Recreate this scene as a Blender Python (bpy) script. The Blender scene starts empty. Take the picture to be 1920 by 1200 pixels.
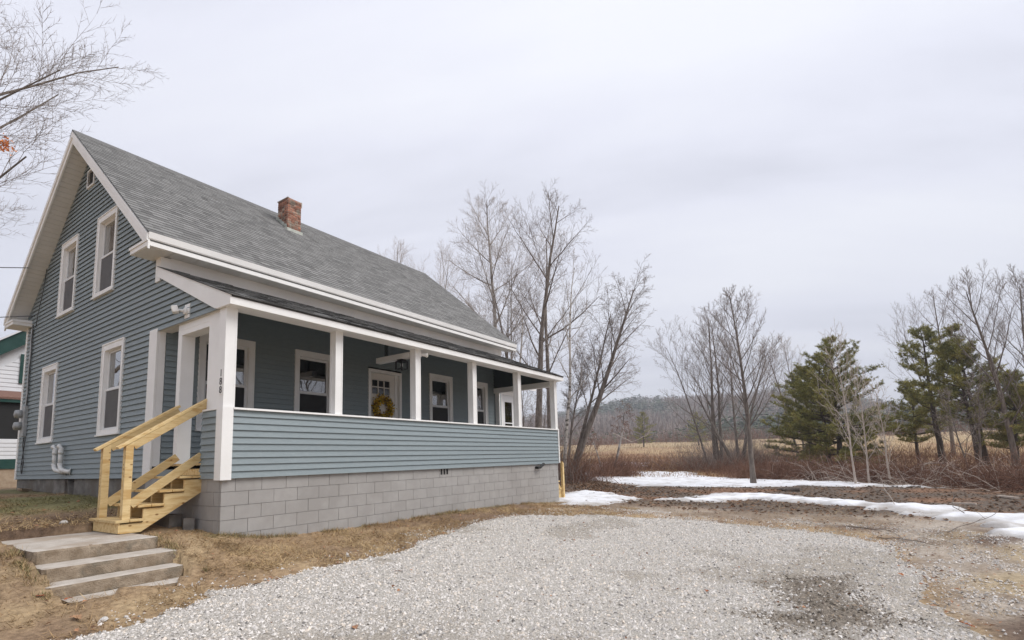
import bpy, math, random
import numpy as np
from mathutils import Vector, Matrix

rnd = random.Random(7)
RNG = np.random.default_rng(11)
scn = bpy.context.scene
COL = scn.collection

# ------------------------------------------------------------------ camera
CAM = np.array([-3.844, -7.638, 0.943])
F_PX, CY, PITCH, ROLL, YAW = 956.42, 747.74, 0.11828, -0.02898, 0.98318
cyw, syw = math.cos(YAW), math.sin(YAW)
right = np.array([cyw, -syw, 0.0]); fwd = np.array([syw, cyw, 0.0]); upv = np.array([0, 0, 1.0])
cp, sp = math.cos(PITCH), math.sin(PITCH)
f2 = fwd * cp + upv * sp; u2 = upv * cp - fwd * sp
cr, sr = math.cos(ROLL), math.sin(ROLL)
r3 = right * cr + u2 * sr; u3 = u2 * cr - right * sr
cam = bpy.data.cameras.new("camera"); camo = bpy.data.objects.new("camera", cam); COL.objects.link(camo)
camo.matrix_world = Matrix(((r3[0], u3[0], -f2[0], CAM[0]), (r3[1], u3[1], -f2[1], CAM[1]), (r3[2], u3[2], -f2[2], CAM[2]), (0, 0, 0, 1)))
cam.sensor_width = 36; cam.sensor_fit = 'HORIZONTAL'; cam.lens = 36 * F_PX / 1920
cam.shift_y = (CY - 600) / 1920
cam.clip_start = 0.05; cam.clip_end = 6000
scn.camera = camo

# ------------------------------------------------------------------ sky, sun, exposure
SUN_DIR = Vector((0.30, -0.66, 0.86)).normalized()      # towards the sun
world = bpy.data.worlds.new("World"); scn.world = world; world.use_nodes = True
nt = world.node_tree; nt.nodes.clear()
def N(tree, t, **kw):
    n = tree.nodes.new(t)
    for k, v in kw.items(): setattr(n, k, v)
    return n
out = N(nt, 'ShaderNodeOutputWorld'); bg = N(nt, 'ShaderNodeBackground'); bg.inputs[1].default_value = 0.1
sky = N(nt, 'ShaderNodeTexSky', sky_type='NISHITA'); sky.sun_disc = False
sky.sun_elevation = math.asin(SUN_DIR.z); sky.sun_rotation = math.atan2(SUN_DIR.x, SUN_DIR.y)
tc = N(nt, 'ShaderNodeTexCoord'); sep = N(nt, 'ShaderNodeSeparateXYZ'); nt.links.new(tc.outputs['Generated'], sep.inputs[0])
zz = N(nt, 'ShaderNodeMath', operation='MAXIMUM'); zz.inputs[1].default_value = 0.0; nt.links.new(sep.outputs[2], zz.inputs[0])
za = N(nt, 'ShaderNodeMath', operation='ADD'); za.inputs[1].default_value = 0.22; nt.links.new(zz.outputs[0], za.inputs[0])
dx = N(nt, 'ShaderNodeMath', operation='DIVIDE'); dy = N(nt, 'ShaderNodeMath', operation='DIVIDE')
nt.links.new(sep.outputs[0], dx.inputs[0]); nt.links.new(za.outputs[0], dx.inputs[1])
nt.links.new(sep.outputs[1], dy.inputs[0]); nt.links.new(za.outputs[0], dy.inputs[1])
cmb = N(nt, 'ShaderNodeCombineXYZ'); nt.links.new(dx.outputs[0], cmb.inputs[0]); nt.links.new(dy.outputs[0], cmb.inputs[1])
mp = N(nt, 'ShaderNodeMapping'); mp.vector_type = 'TEXTURE'; mp.inputs['Rotation'].default_value = (0, 0, math.radians(26)); mp.inputs['Scale'].default_value = (.62, 2.0, 1)
nt.links.new(cmb.outputs[0], mp.inputs[0])
no = N(nt, 'ShaderNodeTexNoise'); no.inputs['Scale'].default_value = 1.15; no.inputs['Detail'].default_value = 7; no.inputs['Roughness'].default_value = 0.52
no.inputs['Distortion'].default_value = 0.35
nt.links.new(mp.outputs[0], no.inputs['Vector'])
rp = N(nt, 'ShaderNodeValToRGB'); e = rp.color_ramp.elements
e[0].position = 0.33; e[0].color = (3.95, 4.02, 4.5, 1); e[1].position = 0.66; e[1].color = (5.1, 5.17, 5.55, 1)
em = rp.color_ramp.elements.new(0.5); em.color = (4.65, 4.72, 5.25, 1)
nt.links.new(no.outputs[0], rp.inputs[0])
mx = N(nt, 'ShaderNodeMix', data_type='RGBA'); mx.inputs[0].default_value = 0.94
nt.links.new(sky.outputs[0], mx.inputs[6]); nt.links.new(rp.outputs[0], mx.inputs[7])
gr = N(nt, 'ShaderNodeMath', operation='MULTIPLY_ADD'); gr.inputs[1].default_value = .26; gr.inputs[2].default_value = .93; nt.links.new(zz.outputs[0], gr.inputs[0])
gv = N(nt, 'ShaderNodeVectorMath', operation='SCALE'); nt.links.new(mx.outputs[2], gv.inputs[0]); nt.links.new(gr.outputs[0], gv.inputs['Scale'])
nt.links.new(gv.outputs[0], bg.inputs[0]); nt.links.new(bg.outputs[0], out.inputs[0])

sun = bpy.data.lights.new("sun", 'SUN'); sun.energy = 1.5; sun.angle = math.radians(35); sun.color = (1, 0.97, 0.93)
suno = bpy.data.objects.new("sun", sun); COL.objects.link(suno)
suno.rotation_euler = SUN_DIR.to_track_quat('Z', 'Y').to_euler()
scn.view_settings.view_transform = 'Standard'; scn.view_settings.look = 'None'
scn.view_settings.exposure = 0.86; scn.view_settings.gamma = 1.0; scn.view_settings.use_curve_mapping = False
scn.cycles.max_bounces = 6; scn.cycles.transparent_max_bounces = 24; scn.cycles.use_denoising = True

# ------------------------------------------------------------------ materials
def mat(name, c1, c2=None, scale=5, detail=5, rough=.7, bump=0, bscale=40, rndv=0, stretch=(1, 1, 1), spec=.3, metallic=0,
        attr=None, lo=.35, hi=.65, wave=None, c3=None, c3scale=2, trans=0):
    m = bpy.data.materials.new(name); m.use_nodes = True; t = m.node_tree; t.nodes.clear()
    o = N(t, 'ShaderNodeOutputMaterial'); b = N(t, 'ShaderNodeBsdfPrincipled'); t.links.new(b.outputs[0], o.inputs[0])
    b.inputs['Roughness'].default_value = rough; b.inputs['Metallic'].default_value = metallic
    b.inputs['Specular IOR Level'].default_value = spec
    g = N(t, 'ShaderNodeNewGeometry'); mpn = N(t, 'ShaderNodeMapping'); mpn.inputs['Scale'].default_value = stretch
    t.links.new(g.outputs['Position'], mpn.inputs[0])
    def noise(s, d=detail):
        n = N(t, 'ShaderNodeTexNoise'); n.inputs['Scale'].default_value = s; n.inputs['Detail'].default_value = d
        n.inputs['Roughness'].default_value = .6; t.links.new(mpn.outputs[0], n.inputs['Vector']); return n
    col = None
    n1 = noise(scale)
    r = N(t, 'ShaderNodeValToRGB'); r.color_ramp.elements[0].position = lo; r.color_ramp.elements[1].position = hi
    r.color_ramp.elements[0].color = (*c1, 1); r.color_ramp.elements[1].color = (*(c2 or c1), 1)
    t.links.new(n1.outputs[0], r.inputs[0]); col = r.outputs[0]
    def mul(col, other, mode='MULTIPLY', fac=1.0):
        x = N(t, 'ShaderNodeMix', data_type='RGBA', blend_type=mode); x.inputs[0].default_value = fac
        t.links.new(col, x.inputs[6]); t.links.new(other, x.inputs[7]); return x
    if c3:
        n3 = noise(c3scale, 4); r3_ = N(t, 'ShaderNodeValToRGB'); r3_.color_ramp.elements[0].position = .5; r3_.color_ramp.elements[1].position = .62
        t.links.new(n3.outputs[0], r3_.inputs[0])
        x = N(t, 'ShaderNodeMix', data_type='RGBA'); x.inputs[7].default_value = (*c3, 1)
        t.links.new(r3_.outputs[0], x.inputs[0]); t.links.new(col, x.inputs[6]); col = x.outputs[2]
    if rndv:
        oi = N(t, 'ShaderNodeObjectInfo'); mr = N(t, 'ShaderNodeMapRange')
        mr.inputs[3].default_value = 1 - rndv; mr.inputs[4].default_value = 1 + rndv
        t.links.new(oi.outputs['Random'], mr.inputs[0])
        cb = N(t, 'ShaderNodeCombineXYZ')
        for i in range(3): t.links.new(mr.outputs[0], cb.inputs[i])
        col = mul(col, cb.outputs[0]).outputs[2]
    if attr:
        a = N(t, 'ShaderNodeAttribute'); a.attribute_name = attr; col = mul(col, a.outputs['Color']).outputs[2]
    t.links.new(col, b.inputs['Base Color'])
    if bump:
        nb = noise(bscale, 6); bm = N(t, 'ShaderNodeBump'); bm.inputs['Strength'].default_value = bump; bm.inputs['Distance'].default_value = .02
        t.links.new(nb.outputs[0], bm.inputs['Height']); t.links.new(bm.outputs[0], b.inputs['Normal'])
    return m

M = {}
M['siding'] = mat('siding', (.224, .267, .280), (.250, .293, .306), scale=3, rough=.5, bump=.12, bscale=14, stretch=(3, 3, 14), rndv=.035)
M['white'] = mat('white_trim', (.79, .78, .755), (.86, .852, .83), scale=1.5, rough=.45, bump=.03, bscale=30)
M['soffit'] = mat('soffit', (.66, .65, .62), (.72, .71, .68), scale=2, rough=.5, bump=.05)
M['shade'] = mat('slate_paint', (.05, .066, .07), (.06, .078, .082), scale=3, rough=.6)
M['shingle'] = mat('shingle', (.15, .148, .143), (.25, .247, .24), scale=90, detail=4, rough=.95, bump=.35, bscale=160, attr='Col', lo=.3, hi=.7)
M['roofdeck'] = mat('roof_deck', (.08, .08, .078), rough=.95)
M['block'] = mat('concrete_block', (.335, .322, .306), (.378, .364, .348), scale=4, rough=.92, bump=.3, bscale=110, rndv=.03, c3=(.325, .311, .295), c3scale=1.1)
M['mortar'] = mat('mortar', (.28, .266, .25), (.37, .355, .338), scale=12, rough=.95, bump=.3, bscale=90)
M['oldconc'] = mat('old_concrete', (.12, .11, .10), (.25, .235, .215), scale=3, rough=.95, bump=.4, bscale=50, c3=(.15, .13, .11), c3scale=1.3)
M['stepconc'] = mat('step_concrete', (.23, .175, .12), (.36, .29, .215), scale=9, detail=8, rough=.95, bump=.7, bscale=70, c3=(.19, .16, .12), c3scale=3)  # risers: brown dirt, with some shade put into the darker colour
M['steptop'] = mat('worn_lit_concrete', (.40, .355, .305), (.50, .455, .40), scale=6, detail=8, rough=.95, bump=.3, bscale=60, c3=(.36, .30, .24), c3scale=1.6)  # tops: worn clean, with some light put into the paler colour
M['lumber'] = mat('lumber', (.60, .43, .20), (.71, .545, .285), scale=2.4, detail=7, rough=.65, bump=.15, bscale=20, stretch=(2, 11, 11), rndv=.13, c3=(.53, .345, .14), c3scale=1.5)
def knots(m):
    t = m.node_tree; b = [n for n in t.nodes if n.type == 'BSDF_PRINCIPLED'][0]; src = b.inputs['Base Color'].links[0].from_socket; mpn = [n for n in t.nodes if n.type == 'MAPPING'][0]
    g = [n for n in t.nodes if n.type == 'NEW_GEOMETRY'][0]; m2 = N(t, 'ShaderNodeMapping'); m2.inputs['Scale'].default_value = (3, 5, 5); t.links.new(g.outputs['Position'], m2.inputs[0])
    v = N(t, 'ShaderNodeTexVoronoi'); v.inputs['Scale'].default_value = 1.6; t.links.new(m2.outputs[0], v.inputs['Vector'])
    r = N(t, 'ShaderNodeValToRGB'); r.color_ramp.elements[0].position = .07; r.color_ramp.elements[1].position = .13; r.color_ramp.elements[0].color = (.38, .26, .16, 1); t.links.new(v.outputs['Distance'], r.inputs[0])
    x = N(t, 'ShaderNodeMix', data_type='RGBA', blend_type='MULTIPLY'); x.inputs[0].default_value = 1; t.links.new(src, x.inputs[6]); t.links.new(r.outputs[0], x.inputs[7]); t.links.new(x.outputs[2], b.inputs['Base Color'])
knots(M['lumber'])
M['glassframe'] = mat('sash_white', (.72, .725, .72), rough=.4)
M['screen'] = mat('screen', (.105, .105, .108), (.125, .122, .122), scale=5, rough=.8)
M['dark_screen'] = mat('dark_screen', (.018, .018, .019), (.026, .026, .027), scale=4, rough=.6)
M['dark'] = mat('dark', (.02, .02, .02), rough=.7)
M['curtain'] = mat('curtain', (.6, .6, .58), (.7, .7, .68), scale=8, rough=.9, stretch=(6, 6, 1))
M['door'] = mat('door_paint', (.70, .665, .60), (.74, .70, .64), scale=2, rough=.4)
M['metal'] = mat('grey_metal', (.33, .34, .34), (.42, .43, .43), scale=10, rough=.5, metallic=.4)
M['black'] = mat('black_metal', (.018, .018, .018), rough=.45)
M['flash'] = mat('flashing', (.36, .38, .34), (.50, .52, .47), scale=14, rough=.6, metallic=.2)
M['brick'] = mat('brick', (.24, .10, .065), (.38, .19, .13), scale=14, rough=.9, bump=.4, bscale=80, rndv=.45, c3=(.30, .25, .20), c3scale=5)
M['bmortar'] = mat('brick_mortar', (.38, .34, .29), (.50, .46, .40), scale=20, rough=.95)
M['pvc'] = mat('pvc', (.66, .66, .63), (.74, .74, .72), scale=6, rough=.35)
M['cable'] = mat('cable', (.05, .05, .05), (.09, .09, .09), scale=4, rough=.6)
M['lens'] = mat('lamp_lens', (.62, .61, .52), (.7, .69, .6), scale=4, rough=.25)
M['wood_dark'] = mat('weathered_wood', (.15, .10, .065), (.24, .17, .11), scale=7, rough=.9, bump=.3)
M['floorpaint'] = mat('grey_floor_paint', (.055, .06, .062), (.07, .075, .078), scale=3, rough=.7)
M['green'] = mat('green_paint', (.012, .05, .042), (.02, .065, .055), scale=3, rough=.5)
M['nwhite'] = mat('old_white_siding', (.66, .67, .69), (.72, .73, .75), scale=2, rough=.6)
M['nroof'] = mat('brown_shingle', (.16, .09, .07), (.24, .14, .11), scale=25, rough=.95)
M['tanconc'] = mat('tan_foundation', (.30, .22, .15), (.42, .33, .24), scale=5, rough=.95, bump=.3)
M['bark'] = mat('bark', (.10, .08, .066), (.24, .205, .175), scale=9, rough=.95, bump=.8, bscale=22, stretch=(1, 1, .25))
M['bark_pale'] = mat('bark_pale', (.30, .275, .25), (.46, .43, .40), scale=7, rough=.9, bump=.5, bscale=22, stretch=(1, 1, .6), c3=(.16, .14, .125), c3scale=1.6)
M['birch'] = mat('birch_bark', (.48, .44, .39), (.60, .56, .51), scale=6, rough=.85, bump=.4, bscale=18, stretch=(1, 1, 2.5), c3=(.10, .085, .07), c3scale=3)
M['twig'] = mat('twig', (.19, .155, .132), (.31, .265, .235), scale=3, rough=.9)
M['twig_pale'] = mat('twig_pale', (.36, .32, .29), (.52, .47, .43), scale=3, rough=.9)
M['twig_red'] = mat('twig_red', (.13, .062, .04), (.27, .15, .10), scale=2, rough=.9)
M['sapling'] = mat('sapling_bark', (.42, .355, .30), (.58, .50, .43), scale=4, rough=.9, bump=.2)
M['pinebark'] = mat('pine_bark', (.055, .042, .034), (.12, .095, .075), scale=9, rough=.95, bump=.8, bscale=20, stretch=(1, 1, .3))
M['needle'] = mat('pine_needle', (.18, .20, .06), (.32, .315, .095), scale=1.2, rough=.6, attr='Col')
M['snow'] = mat('snow', (.70, .71, .735), (.82, .83, .85), scale=2.5, detail=8, rough=.75, bump=.8, bscale=14, c3=(.68, .68, .69), c3scale=1.7, attr='Col')
M['leaf'] = mat('dead_leaf', (.36, .17, .08), (.48, .27, .15), scale=9, rough=.85, attr='Col')
M['rock'] = mat('pale_stone', (.50, .48, .45), (.66, .64, .61), scale=14, rough=.9, bump=.3)
M['stone'] = mat('gravel_stone', (.86, .86, .86), (1, 1, 1), scale=60, rough=.92, attr='Col')
M['ground'] = mat('ground', (.62, .60, .58), (1.25, 1.25, 1.25), scale=16, detail=9, rough=.97, bump=.9, bscale=45, attr='Col', lo=.3, hi=.7)
M['drive'] = mat('gravel_bed', (.27, .245, .21), (.60, .565, .51), scale=52, detail=5, rough=.95, bump=1.0, bscale=60, attr='Col', lo=.36, hi=.6)
M['grass'] = mat('dry_grass', (.85, .85, .85), (1.1, 1.1, 1.1), scale=3, rough=.9, attr='Col')
M['forest'] = mat('far_forest', (.9, .9, .9), (1.1, 1.1, 1.1), scale=.05, rough=.95, attr='Col')
M['hill'] = mat('hill_ground', (.12, .105, .085), (.18, .155, .125), scale=.05, rough=.97)
M['yellow'] = mat('yellow_blossom', (.62, .38, .02), (.75, .50, .04), scale=30, rough=.7, attr='Col')
M['orange'] = mat('orange_leaf', (.62, .20, .05), (.72, .30, .10), scale=9, rough=.8)
M['text'] = mat('numeral_black', (.01, .01, .012), rough=.5)

def glass_mat():
    m = bpy.data.materials.new('window_glass'); m.use_nodes = True; t = m.node_tree; t.nodes.clear()
    o = N(t, 'ShaderNodeOutputMaterial'); mxs = N(t, 'ShaderNodeMixShader'); tr = N(t, 'ShaderNodeBsdfTransparent'); gl = N(t, 'ShaderNodeBsdfGlossy')
    tr.inputs[0].default_value = (.55, .57, .57, 1); gl.inputs[0].default_value = (1, 1, 1, 1); gl.inputs['Roughness'].default_value = .015
    fr = N(t, 'ShaderNodeFresnel'); fr.inputs[0].default_value = 1.9
    ml = N(t, 'ShaderNodeMath', operation='MULTIPLY_ADD'); ml.inputs[1].default_value = 1.6; ml.inputs[2].default_value = .06
    g = N(t, 'ShaderNodeNewGeometry'); n = N(t, 'ShaderNodeTexNoise'); n.inputs['Scale'].default_value = 1.6; n.inputs['Detail'].default_value = 1
    bm = N(t, 'ShaderNodeBump'); bm.inputs['Strength'].default_value = .05; bm.inputs['Distance'].default_value = .06
    t.links.new(g.outputs['Position'], n.inputs['Vector']); t.links.new(n.outputs[0], bm.inputs['Height']); t.links.new(bm.outputs[0], gl.inputs['Normal'])
    t.links.new(fr.outputs[0], ml.inputs[0]); t.links.new(ml.outputs[0], mxs.inputs[0]); t.links.new(tr.outputs[0], mxs.inputs[1]); t.links.new(gl.outputs[0], mxs.inputs[2])
    t.links.new(mxs.outputs[0], o.inputs[0]); return m
M['glass'] = glass_mat()
M['doorglass'] = mat('tinted_glass', (.02, .02, .02), (.03, .03, .03), rough=.08, spec=.5)

# ------------------------------------------------------------------ mesh helpers
def np_mesh(name, V, Fs, mats, smooth=False, col=None):
    """V (n,3); Fs list of (m,k) int arrays; col (n,3) point colours"""
    me = bpy.data.meshes.new(name); V = np.asarray(V, np.float32)
    me.vertices.add(len(V)); me.vertices.foreach_set('co', V.ravel())
    Fs = [np.asarray(f, np.int32) for f in Fs if len(f)]
    nl = sum(f.size for f in Fs); npol = sum(len(f) for f in Fs)
    me.loops.add(nl); me.polygons.add(npol)
    me.loops.foreach_set('vertex_index', np.concatenate([f.ravel() for f in Fs]))
    tot = np.concatenate([np.full(len(f), f.shape[1], np.int32) for f in Fs])
    me.polygons.foreach_set('loop_start', np.concatenate([[0], np.cumsum(tot)[:-1]]).astype(np.int32))
    me.polygons.foreach_set('loop_total', tot)
    me.polygons.foreach_set('use_smooth', np.full(npol, smooth))
    if col is not None:
        a = me.color_attributes.new('Col', 'FLOAT_COLOR', 'POINT')
        a.data.foreach_set('color', np.c_[col, np.ones(len(col))].astype(np.float32).ravel())
    me.update(calc_edges=True)
    if mats is not None: me.materials.append(mats)
    return me

def link(name, me, parent=None, kind=None):
    o = bpy.data.objects.new(name, me); COL.objects.link(o)
    if parent is not None:
        o.parent = parent; o.matrix_parent_inverse = parent_inv.get(parent.name, Matrix())
    if kind: o['kind'] = kind
    return o
parent_inv = {}
def tag(o, label, cat=None, group=None, kind=None):
    if label: o['label'] = label
    if cat: o['category'] = cat
    if group: o['group'] = group
    if kind: o['kind'] = kind
    return o
def thing(name, label, cat, loc=(0, 0, 0), group=None):
    o = bpy.data.objects.new(name, None); COL.objects.link(o); o.location = loc; o.empty_display_size = .2
    parent_inv[o.name] = Matrix.Translation(-Vector(loc))
    return tag(o, label, cat, group)

class MB:
    def __init__(s): s.v = []; s.f = []
    def add(s, vs, fs):
        b = len(s.v); s.v += [tuple(map(float, v)) for v in vs]; s.f += [tuple(b + i for i in f) for f in fs]; return s
    def box(s, x0, x1, y0, y1, z0, z1):
        return s.add([(x0, y0, z0), (x1, y0, z0), (x1, y1, z0), (x0, y1, z0), (x0, y0, z1), (x1, y0, z1), (x1, y1, z1), (x0, y1, z1)],
                     [(0, 3, 2, 1), (4, 5, 6, 7), (0, 1, 5, 4), (1, 2, 6, 5), (2, 3, 7, 6), (3, 0, 4, 7)])
    def prism(s, poly, ax, a, b):
        """poly: 2d points; ax 'x': (y,z) extruded in x; 'y': (x,z); 'z': (x,y)"""
        def P(p, t): return {'x': (t, p[0], p[1]), 'y': (p[0], t, p[1]), 'z': (p[0], p[1], t)}[ax]
        n = len(poly)
        return s.add([P(p, a) for p in poly] + [P(p, b) for p in poly],
                     [tuple(range(n))[::-1], tuple(range(n, 2 * n))] + [(i, (i + 1) % n, n + (i + 1) % n, n + i) for i in range(n)])
    def beam(s, p, q, w, h, up=(0, 0, 1)):
        p, q = Vector(p), Vector(q); d = (q - p).normalized(); r = d.cross(Vector(up)).normalized(); u = r.cross(d)
        vs = [c + r * a * w / 2 + u * b * h / 2 for c in (p, q) for a, b in ((-1, -1), (1, -1), (1, 1), (-1, 1))]
        return s.add(vs, [(0, 1, 2, 3), (7, 6, 5, 4), (0, 4, 5, 1), (1, 5, 6, 2), (2, 6, 7, 3), (3, 7, 4, 0)])
    def tube(s, pts, r, n=8, cap=True):
        pts = [Vector(p) for p in pts]; rr = r if hasattr(r, '__len__') else [r] * len(pts); b = len(s.v)
        for i, p in enumerate(pts):
            d = (pts[min(i + 1, len(pts) - 1)] - pts[max(i - 1, 0)]).normalized()
            ref = Vector((0, 0, 1)) if abs(d.z) < .9 else Vector((1, 0, 0))
            u = d.cross(ref).normalized(); w = d.cross(u)
            for k in range(n):
                a = 2 * math.pi * k / n; s.v.append(tuple(p + (u * math.cos(a) + w * math.sin(a)) * rr[i]))
        for i in range(len(pts) - 1):
            for k in range(n):
                k2 = (k + 1) % n; s.f.append((b + i * n + k, b + i * n + k2, b + (i + 1) * n + k2, b + (i + 1) * n + k))
        if cap:
            s.f.append(tuple(b + k for k in range(n))[::-1]); s.f.append(tuple(b + (len(pts) - 1) * n + k for k in range(n)))
        return s
    def mesh(s, name, m, smooth=False, bevel=0):
        me = bpy.data.meshes.new(name); me.from_pydata(s.v, [], s.f)
        if smooth: me.polygons.foreach_set('use_smooth', [True] * len(me.polygons))
        me.update(); me.materials.append(M[m] if isinstance(m, str) else m); return me
    def build(s, name, m, parent=None, smooth=False, bevel=0, kind=None):
        o = link(name, s.mesh(name, m, smooth), parent, kind)
        if bevel:
            b = o.modifiers.new('bevel', 'BEVEL'); b.width = bevel; b.segments = 2; b.limit_method = 'ANGLE'
        return o
def B_(x0, x1, y0, y1, z0, z1): return MB().box(x0, x1, y0, y1, z0, z1)

# value noise for large-scale variation
_perm = np.random.default_rng(5).random((256, 256)).astype(np.float32)
def vn(x, y, s, o=0):
    x = np.asarray(x) * s + o * 17.3; y = np.asarray(y) * s + o * 9.1
    xi = np.floor(x).astype(int); yi = np.floor(y).astype(int); fx = x - xi; fy = y - yi
    fx = fx * fx * (3 - 2 * fx); fy = fy * fy * (3 - 2 * fy)
    g = lambda a, b: _perm[a % 256, b % 256]
    return (g(xi, yi) * (1 - fx) + g(xi + 1, yi) * fx) * (1 - fy) + (g(xi, yi + 1) * (1 - fx) + g(xi + 1, yi + 1) * fx) * fy
def fbm(x, y, s, o=0, n=4):
    a = 0; w = 0
    for i in range(n): a = a + vn(x, y, s * 2 ** i, o + i) * .5 ** i; w += .5 ** i
    return a / w
def sstep(a, b, x):
    t = np.clip((x - a) / (b - a), 0, 1); return t * t * (3 - 2 * t)

# ------------------------------------------------------------------ terrain
CTRL = [(0, -.1, -.02), (.6, -.1, -.13), (1.85, -.1, -.2), (3.4, -.1, -.21), (5, -.1, -.2), (7.1, -.1, -.23), (10, -.1, -.38), (11.5, 0, -.42),
 (0, 5.2, .46), (0, 7.2, .49), (0, 9.9, .55), (-.3, 2.5, .3), (-2.3, 2.2, .26), (-2, 5, .44), (-3.2, .5, .06), (-2.2, -.1, .0), (-2.25, -.6, -.13), (-2.2, -1.0, -.26), (-2.1, -1.4, -.33), (-.7, .2, .02),
 (-.7, -.5, -.06), (-.7, -1.0, -.2), (-.7, -1.45, -.33), (-3.6, -1.4, -.33), (-4.5, 3, .2), (-6, 8, .45), (-3, 10, .55), (-1.5, -2.6, -.45), (1, -2, -.36), (3, -2, -.38), (6, -2, -.42), (9, -2, -.46), (-3.8, -4, -.52),
 (-3.8, -7.6, -.6), (0, -5, -.57), (5, -6, -.6), (10, -5, -.58), (13, 3, -.42), (15, 8, .05), (19, 11, .2), (15, -1, -.55), (20, 5, -.33), (20, -5, -.6), (12, 9, .0), (-8, -3, -.45), (-8, 4, .15), (-8, -10, -.6), (5, -12, -.6), (15, -14, -.6), (0, 15, .5), (10, 16, .3), (-10, 14, .4), (25, 15, .2), (30, 0, -.35)]
C_ = np.array(CTRL, float)
def _k(r2): return np.where(r2 > 0, r2 * np.log(np.maximum(r2, 1e-12)) * .5, 0)
_n = len(C_); _K = _k(((C_[:, None, :2] - C_[None, :, :2]) ** 2).sum(-1)) + np.eye(_n) * .02
_P = np.c_[np.ones(_n), C_[:, :2]]
_w = np.linalg.solve(np.block([[_K, _P], [_P.T, np.zeros((3, 3))]]), np.r_[C_[:, 2], 0, 0, 0])
def hgt(x, y):
    x = np.asarray(x, float); y = np.asarray(y, float); s = x.shape; xf = x.ravel(); yf = y.ravel(); z = np.empty_like(xf)
    for i in range(0, len(xf), 20000):
        a = xf[i:i + 20000]; b = yf[i:i + 20000]
        r2 = (a[:, None] - C_[:, 0]) ** 2 + (b[:, None] - C_[:, 1]) ** 2
        z[i:i + 20000] = _k(r2) @ _w[:_n] + _w[_n] + _w[_n + 1] * a + _w[_n + 2] * b
    r = np.hypot(xf - 3, yf - 2); m = sstep(17, 30, r)
    far = -.6 + .6 * sstep(16, 45, r) + .4 * sstep(2, 20, yf) * (xf > 0) + sstep(60, 170, r) * 4.5
    far = far + .75 * sstep(-2, -20, xf) * sstep(0, 12, yf) * (1 - sstep(30, 60, r))
    z = np.clip(z, -.75, .7) * (1 - m) + far * m
    z = z + .25 * np.sin(xf * .21 + 1) * np.sin(yf * .17) * sstep(22, 50, r)
    return z.reshape(s)
def gz(x, y): return float(hgt(np.array([x]), np.array([y]))[0])

def poly_sd(x, y, poly):
    """signed distance, positive inside"""
    x = np.asarray(x, float); y = np.asarray(y, float)
    ins = np.zeros(x.shape, bool); dm = np.full(x.shape, 1e9)
    n = len(poly)
    for i in range(n):
        (x1, y1), (x2, y2) = poly[i], poly[(i + 1) % n]
        c = ((y1 > y) != (y2 > y)) & (x < (x2 - x1) * (y - y1) / (y2 - y1 + 1e-12) + x1); ins ^= c
        dx_, dy_ = x2 - x1, y2 - y1; t = np.clip(((x - x1) * dx_ + (y - y1) * dy_) / (dx_ * dx_ + dy_ * dy_ + 1e-12), 0, 1)
        dm = np.minimum(dm, np.hypot(x - x1 - t * dx_, y - y1 - t * dy_))
    return np.where(ins, dm, -dm)

DRIVE = [(-2.25, -2.15), (-1.57, -2.1), (-.98, -1.87), (-.2, -1.97), (.58, -1.87), (1.54, -1.86), (2.31, -1.62), (3.65, -1.31), (5.2, -1.09), (6.54, -1.25), (7.53, -2.12), (8.4, -3.83), (8.18, -5.99), (7.19, -7.58), (6.28, -7.99), (5.06, -8.07), (4.01, -8.19), (2.94, -8.15), (2.39, -8.31), (1.88, -8.36), (0.6, -9.2), (-1, -13), (-9, -13), (-9, -5), (-5, -2.6), (-3.4, -2.3)]
STAIN = [(2.16, -6.69), (3.28, -6.83), (3.82, -7.25), (3.27, -7.57), (2.34, -7.73), (1.52, -7.74), (1.05, -6.93)]
SNOW = [[(9.95, -.05), (10.4, .9), (12.5, 1.7), (14.5, 2.4), (16.2, 2.3), (15.9, .9), (13.2, -1.1), (11.2, -1.6), (9.7, -1.1), (9.0, -.6)],
        [(13.3, -2.2), (15.6, -3.05), (16.8, -3.0), (17.3, -3.8), (16.9, -4.7), (15.8, -5.9), (15.0, -7.2), (13.8, -8.0), (13.7, -8.9), (12.4, -9.6), (11.9, -10.2), (12.2, -12.5), (8.6, -12), (8.0, -9.95), (8.8, -9.6), (10.3, -9.5), (11.2, -9.0), (11.9, -8.3), (13.1, -7.4), (13.9, -6.0), (14.6, -4.8), (13.2, -3.7)],
        [(29.7, 9.1), (32.1, 8.7), (32.6, 5.6), (33.1, 2.3), (28, -.3), (26.7, -2.5), (25.9, -5.1), (24.1, -7.4), (21.4, -9.9), (21.5, -7.4), (22.1, -5.4), (21.0, -3.5), (20.7, -1.2), (20.0, 1.3), (21.6, 3.0), (23, 5)],
        [(37, 11.4), (49, 16), (53, 15.6), (53, 12), (39.4, 7.5), (34, 9.6)],
        [(45, 6), (52, 6), (52, -3), (46, -4)]]

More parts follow.
